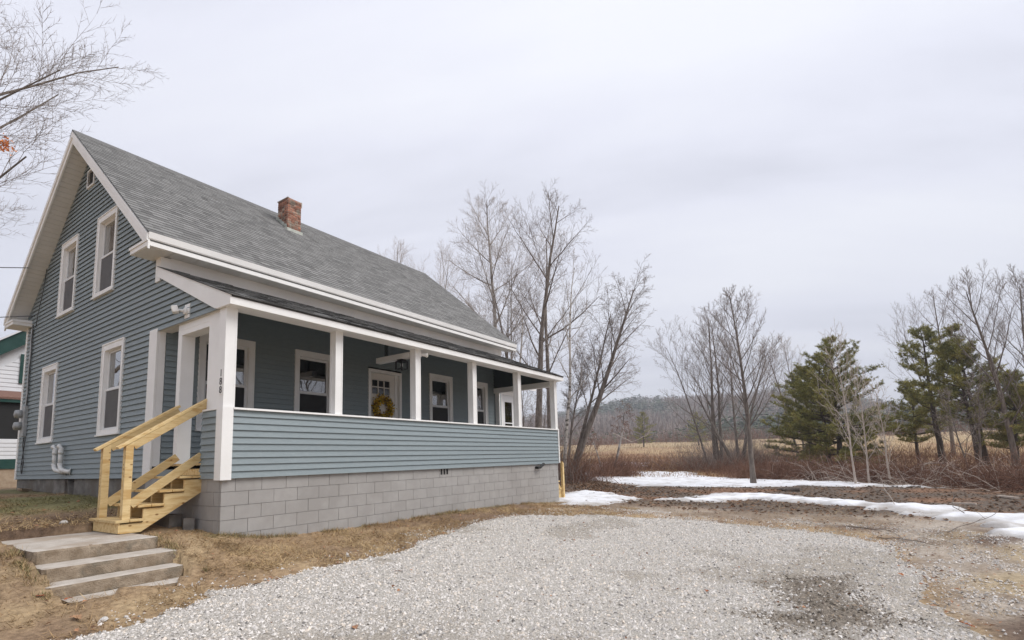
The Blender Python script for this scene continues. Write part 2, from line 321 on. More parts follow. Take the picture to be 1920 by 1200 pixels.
# ------------------------------------------------------------------ ground sheet (polar grid round the camera, reaching the horizon)
def make_ground():
    ca = math.degrees(math.atan2(f2[1], f2[0]))
    a_in = np.linspace(ca - 52, ca + 52, 350); a_out = np.linspace(ca + 52, ca + 308, 80)[1:-1]
    ang = np.radians(np.r_[a_in, a_out]); nr = 250
    rr = np.r_[0.0, np.geomspace(.8, 1500, nr)]
    na = len(ang); X = CAM[0] + rr[:, None] * np.cos(ang); Y = CAM[1] + rr[:, None] * np.sin(ang)
    Z = hgt(X, Y)
    near = 1 - sstep(14, 40, rr)[:, None]
    lawn = poly_sd(X, Y, DRIVE)
    Z = Z + near * ((fbm(X, Y, 3.2, 2) - .5) * .07 + (fbm(X, Y, 14, 3, 3) - .5) * .035) * sstep(.05, -.3, lawn)
    Z = Z - .03 * sstep(-.15, .25, lawn)                                 # bed under the gravel
    # keep below the concrete landing and steps and out of the porch
    stp = (X > -2.02) & (X < -.82) & (Y > -1.15) & (Y < 1.5); Z = np.where(stp, np.minimum(Z, -.36), Z)
    under = (X > .1) & (X < 10.3) & (Y > .1) & (Y < 9.9); Z = np.where(under, np.minimum(Z, .1), Z)
    # colours: true ground colours of dead grass, bare dirt, leaf litter, far field
    n1 = fbm(X, Y, .55, 1, 5)[..., None]; n2 = fbm(X, Y, 2.1, 6, 4)[..., None]; n3 = fbm(X, Y, .9, 12, 4)[..., None]
    tan = np.array((.35, .245, .145)); gold = np.array((.42, .31, .18)); brown = np.array((.215, .145, .095)); dirt = np.array((.115, .088, .068))
    grn = np.array((.20, .19, .085)); grey = np.array((.34, .31, .275)); straw = np.array((.45, .36, .235)); rust = np.array((.25, .13, .07))
    c = brown + (tan - brown) * sstep(.34, .58, n1)
    c = c + (gold - c) * sstep(.48, .68, n2) * .8
    g = sstep(.4, .6, n3) * (sstep(-4, -1.5, X) * sstep(2.0, 3.2, Y) * sstep(.5, -.2, X))[..., None]
    c = c + (grn - c) * g * .9
    band = (sstep(1.2, .5, X) * sstep(1.4, 1.9, Y) * sstep(3.0, 2.2, Y) * sstep(-2.6, -1.6, X))[..., None]
    c = c + (np.array((.13, .085, .06)) - c) * band * .85
    # right side: trampled dirt and gravel spill
    rs = (sstep(7.6, 9.5, X + .25 * Y * 0) * sstep(30, 22, np.hypot(X - 3, Y)))[..., None]
    vrg = (sstep(-.1, -1.2, lawn) * sstep(6.0, 8.0, X - .35 * (Y + 8)))[..., None]
    vrg = np.maximum(vrg, (sstep(-7.7, -8.3, Y) * sstep(.5, 1.8, X) * sstep(.1, -.3, lawn))[..., None])
    n4 = fbm(X, Y, .8, 21, 5)[..., None]
    dirtc = np.array((.26, .20, .145)) + (np.array((.40, .345, .285)) - np.array((.26, .20, .145))) * sstep(.4, .6, n4)
    dirtc = dirtc + (np.array((.15, .105, .078)) - dirtc) * sstep(.55, .68, fbm(X, Y, .6, 30, 5)[..., None])
    c = c + (dirtc - c) * vrg
    dk = (sstep(9.8, 12.2, X) * sstep(34, 26, X))[..., None] * vrg
    dm = dirt + (rust - dirt) * sstep(.5, .66, n1) * .8
    c = c + (dm - c) * dk * .92
    st = poly_sd(X, Y, [(3.2, -8.5), (6.5, -8.3), (9, -9), (8, -13), (2, -12)]); c = c + (straw * .95 - c) * (sstep(-.3, .5, st) * sstep(.35, .55, fbm(X, Y, .7, 40, 4)))[..., None]
    R = rr[:, None] * np.ones_like(X)
    fld = sstep(24, 40, R)[..., None]
    fc = np.array((.41, .285, .15)) + (np.array((.28, .155, .08)) - np.array((.41, .285, .15))) * sstep(.42, .62, fbm(X, Y, .09, 50, 4))[..., None]
    fc = fc + (np.array((.44, .34, .205)) - fc) * sstep(90, 140, R)[..., None] * .7
    c = c + (fc - c) * fld
    c = c * (.85 + .3 * fbm(X, Y, 9, 60, 3)[..., None])
    V = np.stack([X, Y, Z], -1).reshape(-1, 3)
    i = np.arange(nr)[:, None] * na; j = np.arange(na)[None]; j2 = (j + 1) % na
    Fq = np.stack([i + j, i + na + j, i + na + j2, i + j2], -1).reshape(-1, 4)
    o = link('ground', np_mesh('ground', V, [Fq], M['ground'], True, c.reshape(-1, 3))); o['kind'] = 'structure'
make_ground()

def patch_mesh(name, poly, step, zf, colf, m, jitter, pad=.6, rim=0.0):
    P = np.array(poly); x0, y0 = P.min(0) - pad; x1, y1 = P.max(0) + pad
    gx = np.arange(x0, x1, step); gy = np.arange(y0, y1, step); X, Y = np.meshgrid(gx, gy, indexing='ij')
    X = X + (RNG.random(X.shape) - .5) * step * .6; Y = Y + (RNG.random(X.shape) - .5) * step * .6
    sd = poly_sd(X, Y, poly) + jitter(X, Y)
    Z = zf(X, Y, sd); c = colf(X, Y, sd)
    ny = len(gy); i = np.arange(len(gx) - 1)[:, None] * ny; j = np.arange(ny - 1)[None]
    Fq = np.stack([i + j, i + ny + j, i + ny + j + 1, i + j + 1], -1).reshape(-1, 4)
    ok = (sd.ravel()[Fq] > rim).all(1); Fq = Fq[ok]; used = np.unique(Fq); idx = np.full(X.size, -1); idx[used] = np.arange(len(used))
    V = np.stack([X, Y, Z], -1).reshape(-1, 3)[used]
    return np_mesh(name, V, [idx[Fq]], m, True, c.reshape(-1, 3)[used])
DJ = lambda X, Y: (fbm(X, Y, 1.3, 3, 4) - .5) * .5 + (fbm(X, Y, 8, 8, 3) - .5) * .22
def drive_col(X, Y, sd):
    n = fbm(X, Y, .7, 71, 4)[..., None]
    c = np.array((.95, .945, .94)) + (np.array((.78, .745, .70)) - np.array((.95, .945, .94))) * sstep(.45, .65, n)
    s = sstep(-.35, .45, poly_sd(X, Y, STAIN) + (fbm(X, Y, 2.2, 15, 4) - .5) * .9)[..., None]
    c = c + (np.array((.33, .285, .235)) - c) * s * .85
    return c
drv = link('driveway', patch_mesh('driveway', DRIVE, .07, lambda X, Y, sd: hgt(X, Y) + .003 + .018 * sstep(0, .5, sd) + np.clip(sd, -1, 0) * .4 + (fbm(X, Y, 1.1, 4, 3) - .5) * .03,
           drive_col, M['drive'], DJ, .6, -.2)); tag(drv, None, kind='structure')
for k, (poly, lab) in enumerate(zip(SNOW, ['low melting snow patch at the far end of the block wall', 'long snow ridge curving along the edge of the dirt', 'wide flat snow patch in front of the brush', 'thin snow strip beyond the brush by the snag', 'faint snow strip in the field behind the bare trees'])):
    big = k > 1
    def zf(X, Y, sd, k=k): return hgt(X, Y) + .012 + (.04, .085, .05, .06, .06)[k] * np.sqrt(np.clip(sd / (.5, .55, 1.2, 1.5, 1.5)[k], 0, 1)) * (.55 + .9 * fbm(X, Y, 1.1, 33 + k, 4)) + (fbm(X, Y, 4, 12, 3) - .5) * .07 * sstep(-.2, .3, sd) + (fbm(X, Y, 1.4, 15, 3) - .5) * .08 * sstep(-.1, .5, sd) + np.clip(sd, -1, 0) * .35
    def cf(X, Y, sd):
        d_ = sstep(.5, .0, sd + (fbm(X, Y, 2.3, 77, 4) - .5) * .9)[..., None] * .85; d_ = np.maximum(d_, sstep(.56, .70, fbm(X, Y, 3.1, 80, 4))[..., None] * .45)
        return 1 + (np.array((.50, .455, .40)) - 1) * d_
    o = link('snow_patch', patch_mesh('snow_patch', poly, .10 if k < 2 else .22, zf, cf, M['snow'], lambda X, Y: (fbm(X, Y, .9, 44, 5) - .5) * (1.1 if k < 2 else 2.0) + (fbm(X, Y, 3.5, 46, 3) - .5) * .7, 1.2, -.35))
    tag(o, lab, 'snow', 'melting snow patches', 'stuff')

# ------------------------------------------------------------------ hill beyond the field
AZ = np.array([-60, -40, -20, -11.5, -6.3, -3.7, 1.4, 4, 6.4, 8.9, 14.5, 19.5, 22.4, 26.2, 37, 60, 90, 130])
HT = np.array([25, 30, 38, 40, 40, 40, 58, 66, 65, 62, 63, 66, 64, 55, 46, 40, 35, 25.])
def hill_h(az, r):
    top = np.interp(az, AZ, HT) - 9
    return 3.0 + (top - 3.0) * sstep(190, 640, r) - sstep(640, 900, r) * 14
def make_hill():
    az = np.linspace(-60, 130, 260); r = np.linspace(185, 900, 60); A, R = np.meshgrid(az, r, indexing='ij')
    X = CAM[0] + R * np.cos(np.radians(A)); Y = CAM[1] + R * np.sin(np.radians(A)); Z = hill_h(A, R) + (fbm(X, Y, .012, 2, 4) - .5) * 10 * sstep(200, 300, R)
    Z = np.where(R < 195, -3, Z)
    n = len(r); i = np.arange(len(az) - 1)[:, None] * n; j = np.arange(n - 1)[None]
    Fq = np.stack([i + j, i + n + j, i + n + j + 1, i + j + 1], -1).reshape(-1, 4)
    o = link('hill', np_mesh('hill', np.stack([X, Y, Z], -1).reshape(-1, 3), [Fq], M['hill'], True)); o['kind'] = 'structure'
    # woodland on it: one far-off mass
    nT = 10000; g = np.random.default_rng(3)
    az = g.uniform(-16, 48, nT); r = 190 + 490 * g.random(nT) ** 1.15
    x = CAM[0] + r * np.cos(np.radians(az)); y = CAM[1] + r * np.sin(np.radians(az))
    z = hill_h(az, r) + (fbm(x, y, .012, 2, 4) - .5) * 10 * sstep(200, 300, r)
    con = fbm(x, y, .011, 9, 3) + g.normal(0, .06, nT) > .53
    con |= (r < 235) & (g.random(nT) < .25)
    Vs = []; Fs = []; Cs = []; base = 0
    for is_con in (True, False):
        s = np.where(con == is_con)[0]; m = len(s); K = 15
        h = g.uniform(8, 13, m) if is_con else g.uniform(6, 10.5, m); h = h * np.where(r[s] < 235, .62, 1); w = h * (.24 if is_con else .36)
        t = g.random((m, K)); a = g.random((m, K)) * 2 * np.pi
        if is_con: rad = (1 - t) * w[:, None] * g.uniform(.5, 1.05, (m, K)); zz_ = t * h[:, None]
        else: rad = np.sqrt(np.clip(1 - (2 * t - 1.0) ** 2, 0, 1)) * w[:, None] * g.uniform(.3, 1, (m, K)); zz_ = (.15 + .85 * t) * h[:, None]
        P = np.stack([x[s][:, None] + rad * np.cos(a), y[s][:, None] + rad * np.sin(a), z[s][:, None] + zz_], -1)
        L = (h[:, None] * (.145 if is_con else .20))[..., None]
        if is_con:
            d1 = np.stack([np.cos(a), np.sin(a), -.35 + 0 * a], -1) * L; d2 = np.stack([-np.sin(a), np.cos(a), .1 + 0 * a], -1) * L * .8
        else:
            d1 = np.stack([np.cos(a) * .35, np.sin(a) * .35, 1 + 0 * a], -1) * L * 1.4; d2 = np.stack([-np.sin(a), np.cos(a), 0 * a], -1) * L * .14
        V = np.stack([P - d2, P + d2, P + d1], 2).reshape(-1, 3)
        if is_con: cc = np.array((.06, .085, .045)) + g.random((m, 1)) * np.array((.04, .04, .02))
        else: cc = np.array((.20, .155, .13)) + g.random((m, 1)) * np.array((.14, .115, .10))
        cc = np.repeat(cc[:, None], K * 3, 1).reshape(-1, 3) * g.uniform(.8, 1.2, (m * K * 3, 1))
        Vs.append(V); Fs.append(np.arange(len(V)).reshape(-1, 3) + base); Cs.append(cc); base += len(V)
    o = link('woodland', np_mesh('woodland', np.concatenate(Vs), Fs, M['forest'], False, np.concatenate(Cs)))
    tag(o, 'mixed evergreen and bare woodland covering the distant hill', 'woodland', kind='stuff')
make_hill()

# ------------------------------------------------------------------ the house
D, BK, YR, LH, LP = 2.326, 10.054, 6.19, 10.45, 10.06
XO, EO, ZE, ZR = .385, .409, 4.939, 8.496
KS = (ZR - ZE) / (YR - D + EO)
house = thing('farmhouse', 'blue-grey clapboard farmhouse with long white-posted porch and grey shingle roof', 'house', (0, 0, 0))
CO = .1016; ZS = .806

# windows: (wall, u0, u1, z0, z1)
GW = [(3.70, 4.74), (7.42, 8.46)]; UW = [(4.43, 5.475), (6.665, 7.71)]
FW = [(.68, 1.71), (2.63, 3.62), (6.85, 7.83), (8.62, 9.60)]
DOOR = (4.64, 5.76)
open_g = [(a, b, 1.65, 3.45) for a, b in GW] + [(a, b, 4.572, 6.343) for a, b in UW] + [(5.92, 6.34, 7.31, 7.74)]
open_f = [(a, b, 1.65, 3.45) for a, b in FW] + [(DOOR[0], DOOR[1], 1.0, 3.315)]

def cut(a, b, z0, z1, opens):
    seg = [(a, b)]
    for (u0, u1, w0, w1) in opens:
        if w1 < z0 + .03 or w0 > z1 - .03: continue
        n = []
        for (s0, s1) in seg:
            if u1 <= s0 or u0 >= s1: n.append((s0, s1)); continue
            if u0 > s0: n.append((s0, u0))
            if u1 < s1: n.append((u1, s1))
        seg = n
    return [(s0, s1) for s0, s1 in seg if s1 - s0 > .02]
def clap(wall, a, b, z, h=CO, a2=None, b2=None, plane=0.0, off=0.0):
    """one course: foot stands proud, butt is a real underside. wall 'x' = facing -x, 'y' = facing -y; a2/b2 ends at the top"""
    a2 = a if a2 is None else a2; b2 = b if b2 is None else b2
    pr = .031; j = rnd.uniform(-.0015, .0015)
    def P(u, n, zz): return (plane - n, u, zz) if wall == 'x' else (u, plane - n, zz)
    prof = [(pr + j, z), (.003, z + h + .020), (-.012, z + h + .020), (-.012, z + .019), (.0045, z + .019), (pr - .005 + j, z - .001)]
    vs = []
    for (ua, ub) in ((a, a2), (b, b2)):
        for (n, zz) in prof: vs.append(P(ua + (ub - ua) * min(1, max(0, (zz - z) / h)), n, zz))
    m = MB().add(vs, [(0, 1, 2, 3, 4, 5), (11, 10, 9, 8, 7, 6)] + [(i, 6 + i, 6 + (i + 1) % 6, (i + 1) % 6) for i in range(6)])
    return m.build('clapboard', 'siding', house)
# gable wall (faces -x)
def wall_lo(z):
    if z < 3.385: return D + .27
    if z < 4.30: return max(.02, .27 + (z - 3.368) / .477 - .14)
    if z < 4.70: return D + .16
    return YR - (ZR - .26 - z) / KS
def wall_hi(z): return BK - .09 if z < 4.70 else YR + (ZR - .26 - z) / KS
z = ZS
while z < ZR - .34:
    z1 = z + CO
    for (a, b) in cut(0, 20, z, z1, open_g):
        lo0, lo1, hi0, hi1 = wall_lo(z + .001), wall_lo(z1), wall_hi(z), wall_hi(z1)
        if z < 3.385 <= z1 : lo0 = lo1 = D + .27 if z1 - 3.385 < .06 else .03
        if z < 4.30 <= z1: lo1 = lo0 + CO / .477
        if z < 4.70 <= z1: lo0 = lo1 = D + .16; hi0 = hi1 = BK - .09
        A0, A1 = max(a, lo0), max(a, lo1); B0, B1 = min(b, hi0), min(b, hi1)
        if max(B0, B1) - min(A0, A1) < .03: continue
        clap('x', A0, max(A0 + .005, B0), z, CO, min(A1, B1), max(B1, min(A1, B1) + .002))
    z = z1
# front wall under the porch roof (faces -y)
z = 1.02
while z < 4.25:
    for (a, b) in cut(.12, 10.02, z, z + CO, open_f): clap('y', a, b, z, plane=D)
    z += CO
# porch half wall, front and side
z = ZS - .02
for k in range(10):
    h = CO if k < 9 else .075
    sm = rnd.uniform(2.5, 7.5); clap('y', .10, sm, z, h, plane=-.02); clap('y', sm + .001, LP - .01, z, h, plane=-.0185); clap('x', .13, .60, z, h, plane=-.005)
    z += CO
B_(.02, LP, -.005, .10, .80, 1.795).build('half_wall_core', 'shade', house)
B_(.01, .10, .105, .60, .80, 1.795).build('half_wall_core', 'shade', house)
B_(.0, .05, 1.48, D - .04, .795, .995).build('porch_skirt', 'siding', house)
B_(.02, .10, .602, .64, .80, 1.80).build('corner_trim', 'siding', house)
# hidden sides of the house
MB().prism([(D + .02, .75), (BK - .02, .75), (BK - .02, 4.7), (YR, ZR - .3), (D + .02, 4.7)], 'x', LH - .12, LH).build('far_gable_wall', 'siding', house)
B_(.02, LH, BK - .12, BK, .75, 4.72).build('rear_wall', 'siding', house)
B_(.05, LH - .13, D + .1, BK - .13, .93, 1.0).build('interior_floor', 'wood_dark', house)
B_(.05, LH - .13, D + .1, BK - .13, 3.72, 3.82).build('interior_ceiling', 'curtain', house)

# foundations
B_(.015, .25, D + .25, 6.0, .05, ZS - .004).build('foundation_wall', 'oldconc', house, bevel=.01)
B_(.015, .25, 6.55, BK - .01, .05, ZS - .004).build('foundation_wall', 'oldconc', house, bevel=.01)
B_(.10, .2, 5.95, 6.6, .05, ZS - .006).build('crawl_hatch', 'wood_dark', house)
MB().beam((.03, 6.12, .45), (.05, 6.3, .79), .03, .12, (1, 0, 0)).build('hatch_board', 'oldconc', house)
B_(.26, LH - .02, BK - .2, BK - .03, .05, ZS - .05).build('foundation_wall', 'oldconc', house)
B_(LH - .2, LH - .03, D, BK - .21, -.6, ZS - .05).build('foundation_wall', 'oldconc', house)

# porch foundation: blocks over a recessed mortar core
fnd = B_(.012, LP - .012, .012, .18, -.6, .79).build('porch_foundation', 'mortar', house)
B_(.012, .18, .185, D + .24, -.3, .79).build('porch_foundation', 'mortar', house)
blk_m = {}
def block(u0, u1, z0, wall='y'):
    w = round(u1 - u0, 3); key = (w, wall)
    if key not in blk_m:
        m = MB(); g_ = .0032
        if wall == 'y': m.box(g_, w - g_, 0, .05, g_, .203 - g_)
        else: m.box(0, .05, g_, w - g_, g_, .203 - g_)
        blk_m[key] = m.mesh('concrete_block', 'block')
    o = link('concrete_block', blk_m[key], fnd)
    o.location = (u0, rnd.uniform(-.0015, .0015), z0) if wall == 'y' else (rnd.uniform(-.0015, .0015), u0, z0)
VENT = (4.669, 5.075)
for r_ in range(6):
    z0 = .796 - .203 * (r_ + 1); off = .203 if r_ % 2 == 0 else .406
    edges = [0.0] + list(np.arange(off, LP - .05, .406)) + [LP]
    for a, b in zip(edges[:-1], edges[1:]):
        if b - a < .03: continue
        gm = min(gz(a, -.1), gz(b, -.1))
        if z0 + .203 < gm - .02: continue
        if r_ == 0 and abs(a - 4.669) < .01:
            vb = MB()
            for (q0, q1) in ((a + .005, 4.70), (4.765, 4.795), (4.86, 4.89), (4.955, b - .005)): vb.box(q0, q1, 0, .05, z0 + .005, z0 + .198)
            vb.box(4.70, 4.955, .001, .05, z0 + .005, z0 + .06); vb.box(4.70, 4.955, .001, .05, z0 + .185, z0 + .198)
            vb.build('vent_block', 'block', fnd); B_(4.69, 4.965, .0055, .0115, z0 + .05, z0 + .19).build('vent_slot', 'dark', fnd); continue
        block(a, b, z0)
    offs = .406 if r_ % 2 == 0 else .203
    edges = [0.0515] + list(np.arange(offs, D, .406)) + [D + .2]
    for a, b in zip(edges[:-1], edges[1:]):
        if z0 + .203 > gz(-.1, b) - .06: block(a, b, z0, 'x')

# trim: corner boards, frieze, cornice, rakes
cb = MB().box(-.035, .0, D - .02, D + .27, ZS - .01, 3.395); cb.box(0, .11, D - .035, D - .0, .99, 3.395); cb.box(-.035, -.0, D - .035, D - .0205, ZS - .01, 3.395)
cb.build('corner_board', 'white', house, bevel=.006)
B_(-.034, .09, BK - .09, BK + .03, ZS - .01, 4.70).build('corner_board', 'white', house)
MB().box(-.036, .0, D - .03, D + .16, 4.26, 4.70).box(0, .13, D - .036, D, 4.3, 4.70).build('corner_board', 'white', house)
MB().box(.131, LH, D - .03, D + .03, 4.3, 4.715).box(LH - .12, LH + .03, D - .034, D + .1, 4.2, 4.71).build('frieze_board', 'white', house)
soff = MB(); n_ = 56; sx = (LH + .4 + .35) / n_
for i in range(n_): soff.box(-.34 + i * sx + .003, -.34 + (i + 1) * sx - .003, D - EO + .03, D - .001, 4.716 + (i % 2) * .0005, 4.73)
soff.build('eave_soffit', 'soffit', house)
fas = MB().box(-XO + .002, LH + .41, D - EO + .005, D - EO + .04, 4.70, 4.80); fas.prism([(D - EO - .014, 4.82), (D - EO - .030, 4.925), (D - EO + .04, 4.925), (D - EO + .04, 4.801), (D - EO + .0, 4.801)], 'x', -XO, LH + .42)
fas.build('eave_fascia', 'white', house)
B_(-.34, LH + .4, BK + EO - .04, BK + EO, 4.70, 4.92).build('eave_fascia', 'white', house); B_(-.36, LH + .4, BK, BK + EO - .041, 4.715, 4.73).build('eave_soffit', 'soffit', house)
# cornice returns on the gable
for (ya, yb, s) in ((D - EO + .0405, D + .32, 1), (BK + EO - .0405, BK - .32, -1)):
    m = MB(); lo, hi = min(ya, yb), max(ya, yb)
    m.box(-XO + .004, .0, lo, hi, 4.70, 4.775); m.box(-XO - .012, .0, lo - (.02 if s < 0 else .0), hi + (.02 if s > 0 else 0), 4.776, 4.82)
    m.prism([(-XO - .012, 4.821), (.0, 4.821), (.0, 4.86)], 'y', lo, hi + (.02 if s > 0 else 0))
    m.build('cornice_return', 'white', house)
    B_(-XO + .03, -.002, lo + .03, hi - .03, 4.694, 4.7).build('return_soffit', 'soffit', house)
def rakepoly(t0, t1, drop=0.0):
    """band below the roof line, t0..t1 measured vertically"""
    f = lambda y, t: ZR - t - KS * abs(y - YR)
    y0, y1 = D - EO + .0, BK + EO
    return [(y0, f(y0, t0)), (YR, ZR - t0), (y1, f(y1, t0)), (y1, f(y1, t1)), (YR, ZR - t1), (y0, f(y0, t1))]
def rake(t0, t1, xa, xb, mt, name):
    p = rakepoly(t0, t1); MB().prism([p[0], p[1], p[4], p[5]], 'x', xa, xb).build(name, mt, house); MB().prism([p[1], p[2], p[3], p[4]], 'x', xa, xb).build(name, mt, house)
rake(.028, .16, -XO - .022, -XO + .02, 'white', 'rake_board')
rake(.1605, .30, -XO, -XO + .03, 'white', 'rake_board')
# rake soffit panels
for sgn in (1, -1):
    m = MB(); n_ = 44; Lr = YR - D + EO
    for i in range(n_):
        ya = YR - sgn * (i + .04) * Lr / n_; yb = YR - sgn * (i + .96) * Lr / n_; t = .262
        za, zb = ZR - t - KS * abs(ya - YR), ZR - t - KS * abs(yb - YR)
        if zb < 4.83: break
        m.prism([(ya, za), (yb, zb), (yb, zb + .02), (ya, za + .02)], 'x', -XO + .03, .01)
    m.build('rake_soffit', 'soffit', house)
for xs in (LH + .38,):
    p = rakepoly(.03, .3); MB().prism([p[0], p[1], p[4], p[5]], 'x', xs, xs + .03).build('rake_board', 'white', house)

# main roof with shingles
p = rakepoly(.012, .16); roof = MB().prism([p[0], p[1], p[4], p[5]], 'x', -XO + .03, LH + .40).build('roof', 'roofdeck', house)
MB().prism([p[1], p[2], p[3], p[4]], 'x', -XO + .03, LH + .40).build('rear_roof_slope', 'shingle', house)
SLOPE = math.atan(KS); SL = (YR - D + EO + .02) / math.cos(SLOPE); EXPO = .143
SHW = [.10, .15, .20, .26]; SHC = [.80, .90, .98, 1.05, 1.14]
shm = {}
def shingle_verts(w, t):
    # x along the roof, local y up-slope, z normal
    g_ = .0015
    return [(g_, -.004, .0), (w - g_, -.004, .0), (w - g_, EXPO + .03, .0), (g_, EXPO + .03, .0), (g_, -.004, t), (w - g_, -.004, t), (w - g_, EXPO + .03, t * .35), (g_, EXPO + .03, t * .35), (g_, -.004, t * .999), (w - g_, -.004, t * .999)]
SHF = [(4, 5, 6, 7), (0, 1, 9, 8), (1, 2, 6, 9), (3, 0, 8, 7)]
def shingle_cols(c, k=.22): return [(k * c,) * 3] * 4 + [(c, c, c * .99)] * 4 + [(k * c,) * 3] * 2  # dark asphalt butt edges, also colouring in the shadow line under raised tabs
def roof_frame(x, s):
    y = D - EO - .02 + s * math.cos(SLOPE); zt = ZR - KS * (YR - y); return Vector((x, y, zt))
rows = []; R_ = random.Random(2)
ncr = int(SL / EXPO) + 1
for i in range(ncr):
    x = -XO - .02; s = i * EXPO
    if s > SL - .06: break
    first = True
    while x < LH + .42:
        w = R_.choice(SHW) if not first else R_.uniform(.06, .26); first = False
        w = min(w, LH + .43 - x)
        if w < .05: break
        t = R_.choice([.0119, .0121, .0122]); c = R_.choices(SHC, [1, 2, 3, 3, 1.5])[0] * (.80 if t < .012 else 1.03)
        rows.append((x, s, w, t, c)); x += w
# the 300 that show largest become pieces of their own, the rest one mesh
def size_in_view(q):
    p = roof_frame(q[0], q[1]); v = np.array(p) - CAM; return q[2] / (v @ f2) ** 2
chim = lambda q: 3.9 < q[0] + q[2] / 2 < 4.6 and 4.8 < roof_frame(q[0], q[1]).y < 5.6
rows.sort(key=lambda q: -size_in_view(q))
rot = Matrix.Rotation(SLOPE, 4, 'X')
V = []; Fq = []; Cc = []
for k, (x, s, w, t, c) in enumerate(rows):
    if k < 300 and w in SHW:
        key = (w, t, round(c, 2))
        if key not in shm:
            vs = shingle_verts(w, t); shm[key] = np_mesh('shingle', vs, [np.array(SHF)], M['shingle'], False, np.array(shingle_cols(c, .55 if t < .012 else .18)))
        o = link('shingle', shm[key], roof); o.matrix_local = Matrix.Translation(roof_frame(x, s)) @ rot
    else:
        b = len(V); mt = Matrix.Translation(roof_frame(x, s)) @ rot
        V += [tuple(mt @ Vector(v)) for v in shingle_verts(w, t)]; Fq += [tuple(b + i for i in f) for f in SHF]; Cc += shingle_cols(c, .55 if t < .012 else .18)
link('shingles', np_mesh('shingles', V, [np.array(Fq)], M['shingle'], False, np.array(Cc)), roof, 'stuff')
rc = MB(); xx = -XO - .02
while xx < LH + .42:
    rc.prism([(YR - .15, ZR - .15 * KS + .006), (YR, ZR + .008), (YR + .15, ZR - .15 * KS + .006), (YR + .15, ZR - .15 * KS + .016), (YR, ZR + .022), (YR - .15, ZR - .15 * KS + .016)], 'x', xx, min(xx + .2, LH + .42)); xx += .202
me = rc.mesh('ridge_cap', 'shingle'); a = me.color_attributes.new('Col', 'FLOAT_COLOR', 'POINT'); a.data.foreach_set('color', np.ones(4 * len(me.vertices), np.float32) * .8); link('ridge_cap', me, roof)
me = bpy.data.objects['rear_roof_slope'].data; a = me.color_attributes.new('Col', 'FLOAT_COLOR', 'POINT'); a.data.foreach_set('color', np.ones(4 * len(me.vertices), np.float32) * .9)

# chimney, brick by brick
chim_o = B_(4.046, 4.452, 4.985, 5.452, 7.2, 8.43).build('chimney', 'bmortar', house)
bm_l = MB().box(.007, .201, .0, .1, .005, .058).mesh('brick', 'brick'); bm_h = MB().box(.007, .096, .0, .1, .005, .058).mesh('brick', 'brick')
def brick(me, x, y, z, rz):
    o = link('brick', me, chim_o); o.location = (x, y, z); o.rotation_euler = (0, 0, rz)
for i in range(17):
    zc = 8.455 - .0685 * (i + 1); off = i % 2
    x = 4.035
    for me_, w in (((bm_l, .209), (bm_l, .209)) if off == 0 else ((bm_h, .104), (bm_l, .209), (bm_h, .104))):
        brick(me_, x + rnd.uniform(-.002, .002), 4.975 + rnd.uniform(-.004, .003), zc, 0); x += w + .002
    y = 4.975 + (.105 if off == 0 else .0)
    yy = 5.46
    while yy > 5.08:   # -x side
        w = .209 if yy - .209 > 5.06 else .104; me_ = bm_l if w > .15 else bm_h
        brick(me_, 4.035 + rnd.uniform(-.004, .003), yy - .0, zc, -math.pi / 2); yy -= w + .004
MB().box(4.02, 4.06, 4.96, 5.48, 8.437, 8.455).box(4.45, 4.475, 4.97, 5.47, 8.30, 8.455).box(4.06, 4.45, 5.44, 5.48, 8.3, 8.455).build('chimney_cap', 'bmortar', chim_o)
B_(4.1, 4.4, 5.04, 5.4, 8.431, 8.44).build('flue', 'dark', chim_o)
fl = MB(); zb = ZR - KS * (YR - 4.96)
fl.box(4.01, 4.49, 4.94, 4.965, zb - .01, zb + .075)
for k in range(4):
    y0 = 5.0 + k * .12; zz_ = ZR - KS * (YR - y0); fl.prism([(y0, zz_), (y0 + .16, zz_ + .13), (y0 + .11, zz_ + .20), (y0, zz_ + .15)], 'x', 4.012, 4.026)
fl.build('flashing', 'flash', chim_o)

# porch roof, posts, beams
ZF0, ZF1 = 3.327, 3.457; PS = .408
pr_top = lambda y: ZF1 + .012 + PS * (y + .242)
proof = MB().prism([(-.25, pr_top(-.25) - .03), (-.25, pr_top(-.25)), (D, pr_top(D)), (D, pr_top(D) - .03)], 'x', -.075, LP + .12).build('porch_roof', 'roofdeck', house)
V = []; Fq = []; Cc = []; s = 0; SP = math.atan(PS); rp_ = Matrix.Rotation(SP, 4, 'X')
while s < (D + .25) / math.cos(SP) - .14:
    x = -.12
    while x < LP + .13:
        w = min(R_.choice(SHW) * 1.4, LP + .14 - x)
        if w < .04: break
        t = R_.choice([.010, .014, .020]); c = R_.choice([.45, .7, 1.0, 1.25, 1.5]); b = len(V); y = -.27 + s * math.cos(SP)
        mt = Matrix.Translation((x, y, pr_top(y) + .001)) @ rp_; V += [tuple(mt @ Vector(v)) for v in shingle_verts(w, t)]; Fq += [tuple(b + i for i in f) for f in SHF]; Cc += shingle_cols(c, .45); x += w
    s += EXPO
link('shingles', np_mesh('shingles', V, [np.array(Fq)], M['shingle'], False, np.array(Cc)), proof, 'stuff')
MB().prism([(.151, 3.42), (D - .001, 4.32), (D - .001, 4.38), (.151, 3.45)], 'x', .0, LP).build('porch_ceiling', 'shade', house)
fp = MB().box(-.0495, LP + .0895, -.242, -.20, ZF0, ZF1); fp.box(-.0495, LP + .0895, -.199, .15, ZF0 + .012, ZF1 - .02)
fp.build('porch_header', 'white', house)
rk = lambda y, t: ZF1 - t + PS * (y + .242)
